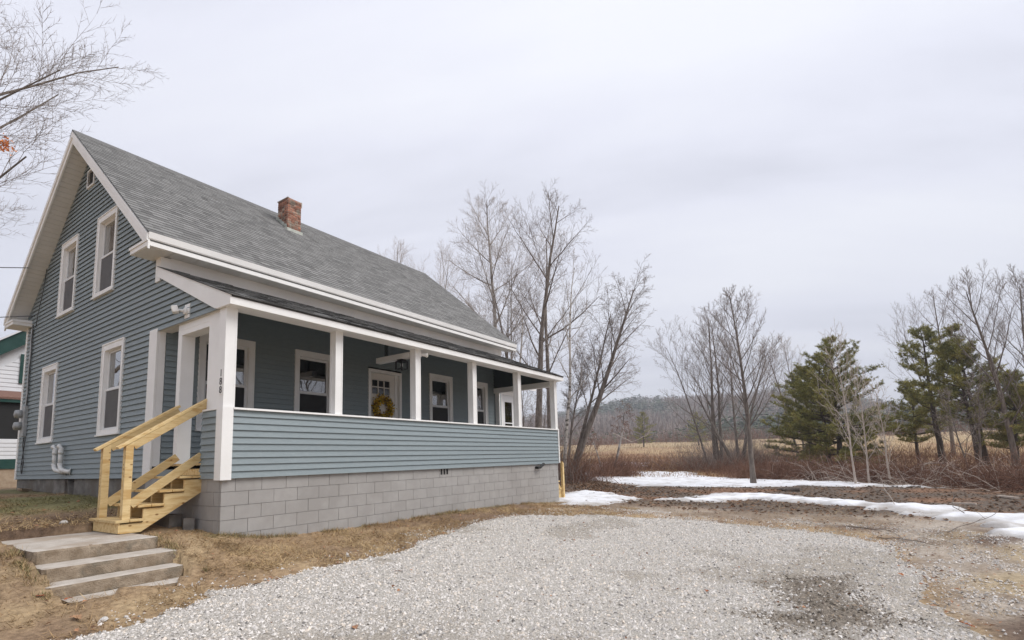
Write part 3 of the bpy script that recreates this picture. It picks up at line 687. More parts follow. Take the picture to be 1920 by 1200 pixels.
MB().prism([(-.242, ZF0 - .001), (-.242, ZF1 + .004), (D, rk(D, -.004)), (D, 4.34), (.20, 3.335), (.12, ZF0 - .001)], 'x', -.093, -.05).build('porch_rake', 'white', house)
MB().prism([(-.242, ZF0), (-.242, ZF1), (D, rk(D, 0)), (D, rk(D, .14)), (.2, rk(.2, .14)), (.1, ZF0)], 'x', LP + .09, LP + .126).build('porch_rake', 'white', house)
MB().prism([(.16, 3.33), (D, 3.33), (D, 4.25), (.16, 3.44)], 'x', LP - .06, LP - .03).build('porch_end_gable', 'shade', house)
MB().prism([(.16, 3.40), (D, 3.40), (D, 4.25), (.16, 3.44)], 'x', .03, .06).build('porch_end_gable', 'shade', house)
B_(0, LP, .11, D, .94, 1.0).build('porch_floor', 'floorpaint', house)
for xr in (2.05, 4.06, 6.015, 8.03, 10.085):
    m = MB().box(xr - .15, xr, -.035, .12, 1.80, ZF0 + .012)
    m.box(xr - .152, xr - .13, -.04, -.0, 1.80, ZF0 + .011).box(xr - .02, xr + .002, -.04, -.0, 1.80, ZF0 + .011).box(xr - .1545, xr - .15, .06, .122, 1.8, ZF0 + .01)
    m.build('porch_post', 'white', house)
m = MB().box(-.035, .13, -.035, .16, 1.83, ZF0 + .012); m.box(-.037, -.015, -.038, .0, 1.83, ZF0 + .011).box(.11, .132, -.038, 0, 1.83, ZF0 + .011); m.build('porch_post', 'white', house)
MB().box(-.05, .105, -.065, .12, .765, 1.829).box(-.054, -.02, -.069, -.03, .765, 1.828).build('corner_post', 'white', house)
MB().box(.106, LP + .02, -.075, .13, 1.799, 1.828).box(-.03, .13, .121, .63, 1.802, 1.829).build('rail_cap', 'white', house)
B_(LP - .012, LP + .045, -.06, .12, .80, 1.84).build('corner_trim', 'white', house)
# side entrance of the porch
se = MB().box(.03, .235, 1.50, 1.63, .99, 3.15).box(.03, .19, .16, .60, 1.83, 3.36).box(.03, .235, .601, 1.63, 3.152, 3.34).box(.026, .03, .601, 1.63, 3.235, 3.24)
se.build('entrance_frame', 'white', house)
B_(-.0, .2, .20, D - .03, 3.345, 3.384).build('entrance_soffit', 'soffit', house)
B_(.07, .12, .605, .645, 1.0, 3.10).build('storm_door_edge', 'shade', house)
# far end beam, wall post, hanging beam
B_(LP - .11, LP + .03, .151, D - .04, 3.16, 3.326).build('end_beam', 'white', house)
B_(LP - .02, LP + .03, D - .2, D - .035, 1.0, 3.158).build('end_post', 'white', house)
B_(3.915, 4.05, .151, 1.20, 3.185, 3.305).build('cross_beam', 'white', house)
for yb in (.9,): B_(3.95, 4.01, yb, yb + .06, 3.306, 3.72).build('beam_hanger', 'shade', house)
# entry ell behind the far end
ell = MB().box(LH + .02, 12.2, 2.82, 6, .2, 3.55); ell.build('entry_ell', 'white', house)
MB().prism([(2.3, 3.50), (2.3, 3.62), (6, 4.5), (6, 4.4)], 'x', LH - .05, 12.75).build('ell_roof', 'white', house)
MB().prism([(2.28, 3.625), (6, 4.505), (6, 4.53), (2.28, 3.65)], 'x', LH - .05, 12.78).build('ell_roof_cover', 'roofdeck', house)
ed = MB().box(11.05, 11.13, 2.75, 2.82, 1.0, 3.36).box(11.91, 12.0, 2.75, 2.82, 1.0, 3.36).box(11.131, 11.909, 2.75, 2.82, 3.28, 3.36).build('ell_door', 'white', house)
MB().box(11.15, 11.32, 2.79, 2.818, 1.0, 3.27).box(11.79, 11.9, 2.79, 2.818, 1.0, 3.27).box(11.321, 11.789, 2.79, 2.818, 3.03, 3.27).box(11.321, 11.789, 2.79, 2.818, 2.24, 2.28).box(11.321, 11.789, 2.79, 2.818, 1, 1.6).build('door_leaf', 'glassframe', ed)
B_(11.321, 11.789, 2.80, 2.812, 1.6, 3.03).build('pane', 'glass', ed)

# windows
def window(wall, u0, u1, z0, z1, curtain=False, blind=False, dark_screen=False):
    pl = 0.0 if wall == 'x' else D
    def bx(mb, a, b, n0, n1, za, zb):
        return mb.box(pl - n1, pl - n0, a, b, za, zb) if wall == 'x' else mb.box(a, b, pl - n1, pl - n0, za, zb)
    c = .105; m = MB(); P_ = .036; I = -.10
    # casing with a thin backband, then the deep jamb
    bx(m, u0, u0 + c, I, P_, z0, z1); bx(m, u1 - c, u1, I, P_, z0, z1); bx(m, u0 + c, u1 - c, I, P_, z1 - c - .02, z1); bx(m, u0 + c, u1 - c, I, P_ - .003, z0, z0 + .085)
    w = bx(m, u0 - .012, u0 + .012, -.01, P_ + .012, z0 - .01, z1 + .012); bx(m, u1 - .012, u1 + .012, -.01, P_ + .012, z0 - .01, z1 + .012); bx(m, u0 + .013, u1 - .013, -.01, P_ + .012, z1 - .012, z1 + .013)
    w = m.build('window', 'white', house)
    bx(MB(), u0 - .02, u1 + .02, -.01, P_ + .035, z0 - .028, z0 - .001).build('sill', 'white', w)
    a, b, za, zb = u0 + c, u1 - c, z0 + .085, z1 - c - .02; zm = (za + zb) / 2 + .0; sf = .045
    up = MB(); nb0, nb1 = -.075, -.045
    bx(up, a, a + sf, nb0, nb1, zm, zb); bx(up, b - sf, b, nb0, nb1, zm, zb); bx(up, a + sf, b - sf, nb0, nb1, zb - sf, zb); bx(up, a + sf, b - sf, nb0, nb1, zm, zm + sf); up.build('upper_sash', 'glassframe', w)
    lo = MB(); na0, na1 = -.044, -.014
    bx(lo, a, a + sf, na0, na1, za, zm + .025); bx(lo, b - sf, b, na0, na1, za, zm + .025); bx(lo, a + sf, b - sf, na0, na1, zm - .02, zm + .025); bx(lo, a + sf, b - sf, na0, na1, za, za + sf); lo.build('lower_sash', 'glassframe', w)
    bx(MB(), a + sf, b - sf, -.064, -.058, zm + sf, zb - sf).build('pane', 'glass', w)
    bx(MB(), a + sf, b - sf, -.034, -.028, za + sf, zm - .02).build('pane', 'glass', w)
    bx(MB(), a + .002, b - .002, -.105, -.1, za, zb) if 0 else None
    if curtain:
        bx(MB(), a + sf + .002, b - sf - .002, -.026, -.0245, za + sf + .002, zm - .022).build('insect_screen', 'screen', w)
        k = MB(); wd = b - a
        for i in range(4): bx(k, b - sf - .02 - wd * .30 + i * wd * .075 - .0, b - sf - .02 - wd * .30 + i * wd * .075 + wd * .06, -.16 - .01 * (i % 2), -.15 - .01 * (i % 2), za, zb)
        k.build('curtain', 'curtain', w)
    if dark_screen: bx(MB(), a + sf + .002, b - sf - .002, -.026, -.0245, za + sf + .002, zm - .022).build('insect_screen', 'dark_screen', w)
    if blind: bx(MB(), a + .01, b - .01, -.15, -.145, zb - .25, zb).build('blind', 'curtain', w)
    # dim room behind
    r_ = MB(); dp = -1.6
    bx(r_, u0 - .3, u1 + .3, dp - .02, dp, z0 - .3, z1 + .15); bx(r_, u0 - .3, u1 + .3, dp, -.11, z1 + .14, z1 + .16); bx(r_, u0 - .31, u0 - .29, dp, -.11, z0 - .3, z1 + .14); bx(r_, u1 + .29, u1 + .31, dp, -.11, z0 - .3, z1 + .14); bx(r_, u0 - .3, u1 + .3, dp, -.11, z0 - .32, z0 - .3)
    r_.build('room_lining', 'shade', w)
    return w
for a, b in GW: window('x', a, b, 1.65, 3.45, True)
for a, b in UW: window('x', a, b, 4.572, 6.343, True)
for i, (a, b) in enumerate(FW): window('y', a, b, 1.65, 3.45, dark_screen=True)
# gable louvre
lv = MB().box(-.045, -.0, 5.92, 5.955, 7.31, 7.74).box(-.045, 0, 6.305, 6.34, 7.31, 7.74).box(-.045, 0, 5.9555, 6.3045, 7.31, 7.345).box(-.045, 0, 5.9555, 6.3045, 7.705, 7.74).build('gable_vent', 'white', house)
B_(-.0, .03, 5.93, 6.33, 7.32, 7.73).build('vent_backing', 'dark', lv)
for i in range(9):
    z_ = 7.365 + i * .039; MB().prism([(-.042, z_), (-.038, z_), (-.026, z_ + .012), (-.030, z_ + .012)], 'y', 5.958, 6.302).build('slat', 'metal', lv)
# front door
fd = MB().box(DOOR[0], DOOR[0] + .075, D - .04, D + .1, 1.0, 3.315).box(DOOR[1] - .075, DOOR[1], D - .04, D + .1, 1.0, 3.315).box(DOOR[0] + .0755, DOOR[1] - .0755, D - .04, D + .1, 3.235, 3.315).box(DOOR[1] - .18, DOOR[1] - .0755, D + .035, D + .1, 1.0, 3.2345).build('front_door', 'white', house)
dl = MB(); x0, x1 = DOOR[0] + .08, DOOR[1] - .185; yd0, yd1 = D + .045, D + .085
lx0, lx1, lz0, lz1 = x0 + .10, x1 - .16, 2.70, 3.06
dl.box(x0, x1, yd0, yd1, 1.005, lz0).box(x0, x1, yd0, yd1, lz1, 3.23).box(x0, lx0, yd0, yd1, lz0, lz1).box(lx1, x1, yd0, yd1, lz0, lz1)
leaf = dl.build('door_leaf', 'door', fd)
mw = (lx1 - lx0) / 3
for i in range(3):
    for j in range(2): B_(lx0 + i * mw + .012, lx0 + (i + 1) * mw - .012, yd0 + .02, yd0 + .026, lz0 + j * .18 + .01, lz0 + (j + 1) * .18 - .01).build('pane', 'doorglass', fd)
m = MB()
for i in (1, 2): m.box(lx0 + i * mw - .012, lx0 + i * mw + .012, yd0 - .004, yd1, lz0 + .001, lz1 - .001)
m.box(lx0, lx1, yd0 - .003, yd1 - .002, lz0 + .168, lz0 + .192); m.build('muntin', 'door', fd)
for (a, b) in ((x0 + .1, x0 + .36), (x0 + .46, x1 - .1)): B_(a, b, yd0 - .008, yd0 + .001, 1.2, 2.5).build('door_panel', 'door', fd)
MB().tube([(x1 - .06, yd0, 2.03), (x1 - .06, yd0 - .03, 2.03), (x1 - .06, yd0 - .034, 2.03), (x1 - .06, yd0 - .06, 2.03)], [.012, .012, .028, .022], 12).build('knob', 'black', fd)

# house number plate on the corner post
pl_ = B_(-.043, -.0385, -.018, .085, 2.015, 2.405).build('number_plate', 'white', house)
for ch, zc in (('1', 2.285), ('8', 2.16), ('8', 2.035)):
    cu = bpy.data.curves.new('numeral', 'FONT'); cu.body = ch; cu.size = .15; cu.align_x = 'CENTER'; cu.extrude = .002; cu.offset = 0.0
    tmp = bpy.data.objects.new('tmp_text', cu); COL.objects.link(tmp); dg = bpy.context.evaluated_depsgraph_get(); dg.update()
    me = bpy.data.meshes.new_from_object(tmp.evaluated_get(dg)); bpy.data.objects.remove(tmp)
    mtx = Matrix.Translation((-.0455, .037, zc)) @ Matrix.Rotation(-math.pi / 2, 4, 'Z') @ Matrix.Rotation(math.pi / 2, 4, 'X')
    me.transform(mtx); me.materials.clear(); me.materials.append(M['text']); link('numeral', me, pl_)
# black downspout stub on the block wall
MB().tube([(8.72, -.02, .69), (8.72, -.10, .69), (8.80, -.12, .70), (9.0, -.12, .79)], .04, 10).build('drain_stub', 'black', house)

# ------------------------------------------------------------------ things fixed to the house
def flood(name, label, base, aim, scale=1.0, plate=None):
    t = thing(name, label, 'light', base)
    return t
t = thing('floodlight', 'white floodlight on the gable siding above the porch entrance', 'light', (0, 1.22, 3.5), 'white outdoor floodlights')
B_(-.028, -.012, 1.15, 1.32, 3.39, 3.62).build('mounting_plate', 'white', t)
MB().tube([(-.028, 1.235, 3.5), (-.07, 1.235, 3.5)], .055, 14).build('junction_box', 'white', t)
MB().tube([(-.07, 1.25, 3.5), (-.11, 1.30, 3.51), (-.15, 1.33, 3.52)], .022, 8).build('arm', 'white', t)
ld = MB().beam((-.13, 1.30, 3.525), (-.205, 1.34, 3.503), .14, .11).build('lamp_head', 'white', t, bevel=.012)
MB().beam((-.2055, 1.3403, 3.5028), (-.210, 1.3427, 3.5015), .115, .085).build('lens', 'lens', t)
t = thing('floodlight', 'small white twin spotlight on the porch post beside the lantern', 'light', (4.07, -.06, 3.24), 'white outdoor floodlights')
MB().box(4.062, 4.075, -.045, .03, 3.19, 3.30).build('mounting_plate', 'white', t)
MB().tube([(4.075, -.01, 3.245), (4.11, -.02, 3.245)], .04, 12).build('junction_box', 'white', t)
MB().tube([(4.10, -.05, 3.245), (4.13, -.10, 3.235), (4.15, -.145, 3.225), (4.155, -.155, 3.222)], [.03, .035, .048, .045], 12).build('lamp_head', 'white', t)
MB().tube([(4.1555, -.1555, 3.222), (4.158, -.160, 3.221)], .04, 12).build('lens', 'lens', t)
t = thing('porch_lantern', 'black square lantern with clear bulb hanging under the porch beam', 'lantern', (3.98, .45, 2.98))
lx, ly = 3.98, .45
B_(lx - .075, lx + .075, ly - .075, ly + .075, 3.165, 3.184).build('canopy', 'black', t)
MB().tube([(lx, ly, 3.14), (lx, ly, 3.166)], .02, 8).build('stem', 'black', t)
m = MB()
for sx_ in (-1, 1):
    for sy_ in (-1, 1): m.box(lx + sx_ * .085 - .011, lx + sx_ * .085 + .011, ly + sy_ * .085 - .011, ly + sy_ * .085 + .011, 2.965, 3.14)
for zc in (2.965, 3.128):
    for s_ in (-1, 1): m.box(lx - .0785, lx + .0785, ly + s_ * .085 - .006, ly + s_ * .085 + .006, zc, zc + .013); m.box(lx + s_ * .085 - .006, lx + s_ * .085 + .006, ly - .0785, ly + .0785, zc, zc + .013)
m.build('cage', 'black', t); B_(lx - .093, lx + .093, ly - .093, ly + .093, 3.1405, 3.15).build('top_plate', 'black', t)
MB().tube([(lx, ly, 3.14), (lx, ly, 3.10), (lx, ly, 3.07), (lx, ly, 3.04), (lx, ly, 3.025)], [.015, .018, .03, .03, .012], 12).build('bulb', 'glassframe', t, True)

t = thing('electric_meter', 'grey twin electric meter with conduit and loose cables on the house corner', 'meter', (0, 9.6, 1.9))
B_(-.10, -.021, 9.40, 9.62, 1.85, 2.62).build('meter_cabinet', 'metal', t, bevel=.01)
for zc in (2.42, 2.12):
    MB().tube([(-.1, 9.62, zc), (-.15, 9.62, zc), (-.22, 9.62, zc), (-.235, 9.62, zc)], [.105, .105, .095, .05], 16).build('meter_dial', 'metal', t, True)
MB().tube([(-.05, 9.50, 2.62), (-.05, 9.52, 4.6)], .022, 8).build('conduit', 'metal', t)
for k in range(3):
    pts = [(-.035 - .01 * k, 9.55 - .05 * k + .035 * math.sin(i * 1.3 + k), 2.6 + i * .19) for i in range(12)]
    MB().tube(pts, .009, 5).build('cable', 'cable', t)
for k in range(3):
    pts = [(-.04 - .01 * k, 9.52 - .09 * k + .05 * math.sin(i * 1.1 + 2 * k), 1.84 - i * .1) for i in range(10)]
    MB().tube(pts, .009, 5).build('cable', 'cable', t)
MB().tube([(-.04, 9.3, 4.6), (-.05, 9.15, 4.9), (-.06, 8.95, 5.25), (-.05, 8.8, 5.7), (-.05, 8.75, 6.0)], .009, 5).build('cable', 'cable', t)
for k, (lab, pts) in enumerate([
        ('upper black service wire running from the left to the gable', [(-.39, 8.75, 5.93), (-3.0, 13.5, 6.6), (-8, 22, 8.4)]),
        ('lower black service wire running from the left to the eave corner', [(-.03, 9.55, 4.95), (-3.2, 14.5, 5.2), (-9, 24, 6.4)])]):
    P = [Vector(p) for p in pts]; L_ = []
    for i in range(25):
        q = i / 24; p = P[0].lerp(P[2], q); p.z -= .9 * math.sin(math.pi * q) * .5; L_.append(p)
    o = MB().tube(L_, .011, 5).build('service_wire', 'cable'); tag(o, lab, 'wire', 'service wires')
for k, (y0, lab) in enumerate(((6.93, 'left white plastic vent pipe elbowed low on the gable siding'), (6.55, 'right white plastic vent pipe elbowed low on the gable siding'))):
    t = thing('vent_pipe', lab, 'pipe', (-.1, y0, .95), 'white vent pipes')
    r_ = .045; yb = y0 - .52 + .06 * k
    arc = [(-.10, y0 + .10, 1.49), (-.10, y0 + .06, 1.515), (-.10, y0, 1.50), (-.10, y0 - .035, 1.44), (-.10, y0 - .04, 1.38)]
    MB().tube(arc, r_, 12, cap=False).build('top_elbow', 'pvc', t, True)
    MB().tube([(-.10, y0 - .04, 1.36), (-.10, y0 - .06, 1.10)], r_ - .004, 12).build('riser', 'pvc', t, True)
    for zc in (1.37, 1.11): MB().tube([(-.10, y0 - .05, zc - .03), (-.10, y0 - .05, zc + .03)], r_ + .006, 12).build('coupling', 'pvc', t, True)
    MB().tube([(-.10, y0 - .06, 1.10), (-.10, y0 - .09, 1.04), (-.09, y0 - .16, .99), (-.07, yb + .06, .96), (-.03, yb + .01, .955)], r_, 12, cap=False).build('bottom_elbow', 'pvc', t, True)
    MB().tube([(-.03, yb + .01, .955), (-.021, yb + .005, .955)], .075, 16).build('wall_flange', 'pvc', t, True)
t = MB().tube([(-.04, 3.06, .72), (-.04, 3.06, .90), (-.06, 3.06, .93), (-.08, 3.06, .90)], .016, 8).build('fill_pipe', 'metal')
tag(t, 'small grey capped pipe standing at the siding foot behind the wooden stairs', 'pipe')

# wreath on the front door
t = thing('wreath', 'yellow flower wreath hanging on the white front door', 'wreath', (5.15, D + .03, 2.33))
wc = Vector((5.13, D + .02, 2.34)); g = np.random.default_rng(4)
MB().tube([(wc.x + .25 * math.cos(a), wc.y, wc.z + .25 * math.sin(a)) for a in np.linspace(0, 2 * math.pi, 33)], .045, 8, False).build('ring', 'wood_dark', t)
nb = 1500; a = g.random(nb) * 2 * np.pi; rr_ = .25 + g.normal(0, .055, nb); cx = np.stack([wc.x + rr_ * np.cos(a), wc.y - np.abs(g.normal(0, .045, nb)) - .01, wc.z + rr_ * np.sin(a)], -1)
d1 = g.normal(0, 1, (nb, 3)); d1 /= np.linalg.norm(d1, axis=1)[:, None]; d2 = np.cross(d1, g.normal(0, 1, (nb, 3))); d2 /= np.linalg.norm(d2, axis=1)[:, None]
sz = g.uniform(.02, .042, (nb, 1)); V = np.stack([cx - d1 * sz, cx + d2 * sz * .55, cx + d1 * sz, cx - d2 * sz * .55], 1).reshape(-1, 3)
cc = np.where(g.random((nb, 1)) < .74, np.array([[1, 1, 1.]]), np.where(g.random((nb, 1)) < .6, np.array([[.28, .42, .8]]), np.array([[.30, .2, .5]]))) * g.uniform(.6, 1.15, (nb, 1))
link('blossoms', np_mesh('blossoms', V, [np.arange(nb * 4).reshape(-1, 4)], M['yellow'], False, np.repeat(cc, 4, 0)), t, 'stuff')

# ------------------------------------------------------------------ wooden entrance stairs
st = thing('wooden_stairs', 'new yellow pine stairs with handrails at the porch side entrance', 'stairs', (-.5, 1.0, .1))
YA, YB = .58, 1.46
tread_x = [(-1.065, -.74, .255), (-.815, -.49, .440), (-.565, -.235, .625), (-.31, .02, .810)]
prof = [(-1.0, .105), (-.76, .105), (.02, .60), (.02, .785), (-.235, .785), (-.235, .60), (-.49, .60), (-.49, .415), (-.74, .415), (-.74, .23), (-1.0, .23)]
for (ya, yb) in ((YA, YA + .038), (.98, 1.018), (YB - .038, YB)): MB().prism(prof, 'y', ya, yb).build('stringer', 'lumber', st, bevel=.003)
for (x0, x1, zt_) in tread_x:
    h_ = (x1 - x0 - .006) / 2
    for k in range(2): B_(x0 + k * (h_ + .006), x0 + k * (h_ + .006) + h_, YA - .03, YB + .03, zt_ - .034 + .03, zt_ + .03).build('tread', 'lumber', st, bevel=.004)
for (xr_, za, zb) in ((-1.020, .115, .245), (-.755, .29, .43), (-.505, .475, .615), (-.25, .66, .80)):
    pass
B_(-1.02, -1.001, YA + .0, YB - .0, .11, .248).build('riser', 'lumber', st)
B_(.0, .02, YA, YB, .845, 1.0).build('riser', 'lumber', st)
B_(-.035, .045, YA - .02, YB + .05, .99, 1.025).build('tread', 'lumber', st, bevel=.004)
B_(.022, .045, YA - .06, YB, .57, .84).build('ledger', 'lumber', st)
for yp in (YA + .0, YB - .09):
    MB().prism([(-.985, .286), (-.893, .286), (-.893, 1.335), (-.985, 1.273)], 'y', yp, yp + .09).build('post', 'lumber', st, bevel=.004)
    yc = yp + .045
    MB().beam((-1.07, yc, 1.245), (.06 if yp < 1 else .0, yc, 2.0 if yp < 1 else 1.955), .10, .038).build('handrail_cap', 'lumber', st, bevel=.004)
    MB().beam((-.895, yp + .02, 1.275), (.055 if yp < 1 else -.005, yp + .02, 1.912 if yp < 1 else 1.872), .038, .10).build('handrail', 'lumber', st, bevel=.003)
    MB().beam((-.895, yp + .02, .48), (-.005, yp + .02, 1.135), .038, .115).build('mid_rail', 'lumber', st, bevel=.003)
# dark blocks left under the stairs
for (x, y, z, r, lab) in ((-.25, 1.05, .05, .2, 'weathered concrete block lying under the wooden stairs'), (-.12, .66, .06, -.3, 'small upright concrete block beside the stair stringer')):
    o = MB().box(-.1, .1, -.2, .2, 0, .19).box(-.1, -.07, -.2, .2, .1901, .192).build('loose_block', 'oldconc') if r > 0 else MB().box(-.07, .07, -.06, .06, 0, .19).box(-.07, .07, -.06, -.04, .1901, .192).build('loose_block', 'oldconc')
    o.location = (x, y, gz(x, y) - .03); o.rotation_euler = (0, 0, r); tag(o, lab, 'block', 'loose concrete blocks')
# rear stairs at the far end of the porch
st2 = thing('rear_stairs', 'yellow pine stairs at the far end of the porch', 'stairs', (10.8, .5, -.35))
for ya in (.44, 1.3): MB().prism([(10.09, .75), (10.09, .45), (10.85, -.38), (11.15, -.38), (11.15, -.1)], 'y', ya, ya + .04).build('stringer', 'lumber', st2)
for k in range(4): B_(10.12 + k * .25, 10.40 + k * .25, .41, 1.37, .66 - k * .24, .70 - k * .24).build('tread', 'lumber', st2)
for ya in (.36, 1.34): MB().prism([(11.03, -.38), (11.12, -.38), (11.12, .76), (11.03, .84)], 'y', ya, ya + .079).build('post', 'lumber', st2)

# ------------------------------------------------------------------ concrete landing and steps
cs = thing('concrete_steps', 'worn concrete landing with three steps below the wooden stairs', 'steps', (-1.45, -.5, -.3))
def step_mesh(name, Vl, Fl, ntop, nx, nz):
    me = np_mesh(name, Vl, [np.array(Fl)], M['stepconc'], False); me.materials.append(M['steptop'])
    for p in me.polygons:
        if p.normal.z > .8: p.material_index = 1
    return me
def rough_slab(name, x0, x1, y0, y1, z0, z1, seed):
    bmn = []; nx, ny, nz = max(2, int((x1 - x0) / .03)), max(2, int((y1 - y0) / .03)), max(2, int((z1 - z0) / .03))
    g = np.random.default_rng(seed); Vd = {}; Vl = []; Fl = []
    def vid(i, j, k):
        key = (i, j, k)
        if key not in Vd:
            x = x0 + (x1 - x0) * i / nx; y = y0 + (y1 - y0) * j / ny; z_ = z0 + (z1 - z0) * k / nz
            ed = (i in (0, nx)) + (j in (0, ny)) + (k == nz)
            n1 = float(fbm(np.array([x * 7 + z_ * 3]), np.array([y * 7 + z_ * 9]), 1.0, seed, 3)[0]) - .5
            n2 = float(fbm(np.array([x * 30 + z_ * 11]), np.array([y * 30 - z_ * 17]), 1.0, seed + 3, 2)[0]) - .5
            a_ = .016 * n1 + .014 * n2
            if i == 0: x += .01 * n1 - a_
            if i == nx: x += .015 * n1
            if j == 0: y += a_
            if k == nz: z_ += a_ * .25
            if ed > 1: z_ -= .006 + .012 * max(0, n2 + n1)
            if ed > 1 and j == 0: y += .006 + .02 * max(0, n1 + n2)
            if (i in (0, nx)) and j == 0: y += .012; x += .012 if i == 0 else -.012
            Vd[key] = len(Vl); Vl.append((x, y, z_))
        return Vd[key]
    for i in range(nx):
        for j in range(ny): Fl.append((vid(i, j, nz), vid(i + 1, j, nz), vid(i + 1, j + 1, nz), vid(i, j + 1, nz)))
        for k in range(nz): Fl.append((vid(i, 0, k), vid(i + 1, 0, k), vid(i + 1, 0, k + 1), vid(i, 0, k + 1)))
        for k in range(nz): Fl.append((vid(i + 1, ny, k), vid(i, ny, k), vid(i, ny, k + 1), vid(i + 1, ny, k + 1)))
    for j in range(ny):
        for k in range(nz):
            Fl.append((vid(0, j + 1, k), vid(0, j, k), vid(0, j, k + 1), vid(0, j + 1, k + 1))); Fl.append((vid(nx, j, k), vid(nx, j + 1, k), vid(nx, j + 1, k + 1), vid(nx, j, k + 1)))
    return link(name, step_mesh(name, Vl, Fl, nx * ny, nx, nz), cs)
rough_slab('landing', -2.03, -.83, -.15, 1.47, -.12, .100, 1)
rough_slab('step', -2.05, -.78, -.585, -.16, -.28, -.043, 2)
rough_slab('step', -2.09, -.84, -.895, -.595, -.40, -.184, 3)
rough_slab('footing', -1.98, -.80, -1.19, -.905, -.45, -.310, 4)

# ------------------------------------------------------------------ neighbour's house, far left
nh = thing('neighbour_house', 'white clapboard house with dark green trim behind the left corner', 'house', (-1, 18, .5))
NY = 17.8
def nrake(x): return 5.82 + (x - .95) * .80
xr0, xr1 = -1.6, 2.6; z = 3.95
B_(-1.2, 6.4, NY + .02, NY + 7, .6, 3.9).build('lower_wall', 'nwhite', nh)
MB().prism([(-1.15, 3.9), (6.35, 3.9), (6.35, nrake(-1.15) - .3), (2.6, nrake(2.6) - .3), (-1.15, nrake(-1.15) - .3)], 'y', NY + .03, NY + 7).build('gable_wall', 'nwhite', nh)
while z < 6.6:
    x0 = max(-1.2, .95 + (z + 1.1 - 5.82) / .80); 
    if x0 < 2.4: MB().add([(x0, NY - .016, z), (2.6, NY - .016, z), (2.6, NY + .025, z), (x0, NY + .025, z), (x0 + .15, NY, z + .15), (2.6, NY, z + .15), (2.6, NY + .025, z + .15), (x0 + .15, NY + .025, z + .15)], [(0, 1, 5, 4), (0, 3, 2, 1), (0, 4, 7, 3), (1, 2, 6, 5), (4, 5, 6, 7)]).build('clapboard', 'nwhite', nh)
    z += .152
for k in range(5):
    z = 1.46 + k * .14; MB().add([(-1.2, NY - .9 - .016, z), (2.6, NY - .9 - .016, z), (2.6, NY - .88, z), (-1.2, NY - .88, z), (-1.2, NY - .9, z + .138), (2.6, NY - .9, z + .138), (2.6, NY - .88, z + .138), (-1.2, NY - .88, z + .138)], [(0, 1, 5, 4), (0, 3, 2, 1), (4, 5, 6, 7)]).build('clapboard', 'nwhite', nh)
MB().prism([(-1.9, nrake(-1.9) - .05), (2.6, nrake(2.6) - .05), (2.6, nrake(2.6) - .62), (-1.9, nrake(-1.9) - .62)], 'y', NY - .25, NY - .18).build('rake_board', 'green', nh)
MB().prism([(-1.95, nrake(-1.95) - .05), (2.6, nrake(2.6) - .05), (2.6, nrake(2.6) + .02), (-1.95, nrake(-1.95) + .02)], 'y', NY - .34, NY + 7.2).build('roof', 'nwhite', nh)
MB().prism([(2.6, nrake(2.6) + .02), (7.2, nrake(-1.95) + .02), (7.2, nrake(-1.95) - .05), (2.6, nrake(2.6) - .05)], 'y', NY - .34, NY + 7.2).build('roof', 'nwhite', nh)
MB().prism([(NY - 1.0, 3.55), (NY - 1.0, 3.62), (NY - .0, 3.95), (NY - .0, 3.86)], 'x', -1.4, 2.6).build('porch_roof', 'nroof', nh)
B_(-1.35, 2.6, NY - .98, NY - .9, 3.44, 3.548).build('porch_fascia', 'green', nh)
B_(-1.3, 2.6, NY - .86, NY - .80, 2.15, 3.45).build('porch_screen', 'dark', nh)
B_(-1.3, 2.6, NY - .88, NY - .0, 1.3, 2.15).build('porch_wall', 'nwhite', nh)
B_(-1.3, 2.6, NY - .93, NY - .5, 1.12, 1.455).build('skirt_board', 'green', nh)
B_(-1.25, 2.6, NY - .90, NY + .02, .2, 1.12).build('foundation_wall', 'tanconc', nh)
B_(1.52, 1.70, NY - .05, NY - .02, 4.25, 5.35).build('shutter', 'green', nh)

# ------------------------------------------------------------------ trees
def tubes(polys, sides, tip=False):
    """polys: list of (pts (n,3), rad (n,)) all the same n -> verts, face arrays; tip: the last ring is one point"""
    P = np.array([p for p, r in polys]); R = np.array([r for p, r in polys]); m, n, _ = P.shape
    T = np.empty_like(P); T[:, 1:-1] = P[:, 2:] - P[:, :-2]; T[:, 0] = P[:, 1] - P[:, 0]; T[:, -1] = P[:, -1] - P[:, -2]
    T /= np.linalg.norm(T, axis=-1, keepdims=True) + 1e-9
    ref = np.where(np.abs(T[..., 2:3]) < .9, np.array([0, 0, 1.]), np.array([1., 0, 0]))
    U = np.cross(T, ref); U /= np.linalg.norm(U, axis=-1, keepdims=True) + 1e-9; W = np.cross(T, U)
    a = np.arange(sides) * 2 * np.pi / sides; nr = n - 1 if tip else n
    V = (P[:, :nr, None] + R[:, :nr, None, None] * (U[:, :nr, None] * np.cos(a)[:, None] + W[:, :nr, None] * np.sin(a)[:, None])).reshape(m, nr * sides, 3)
    k = np.arange(sides); k2 = (k + 1) % sides; st_ = nr * sides + (1 if tip else 0); Fs = []
    if nr > 1:
        base = np.arange(m)[:, None, None] * st_ + np.arange(nr - 1)[None, :, None] * sides
        Fs.append(np.stack([base + k, base + k2, base + sides + k2, base + sides + k], -1).reshape(-1, 4))
    if tip:
        V = np.concatenate([V, P[:, -1:]], 1); base = np.arange(m)[:, None] * st_ + (nr - 1) * sides
        Fs.append(np.stack([base + k, base + k2, np.broadcast_to(np.arange(m)[:, None] * st_ + nr * sides, (m, sides))], -1).reshape(-1, 3))
    return V.reshape(-1, 3), Fs
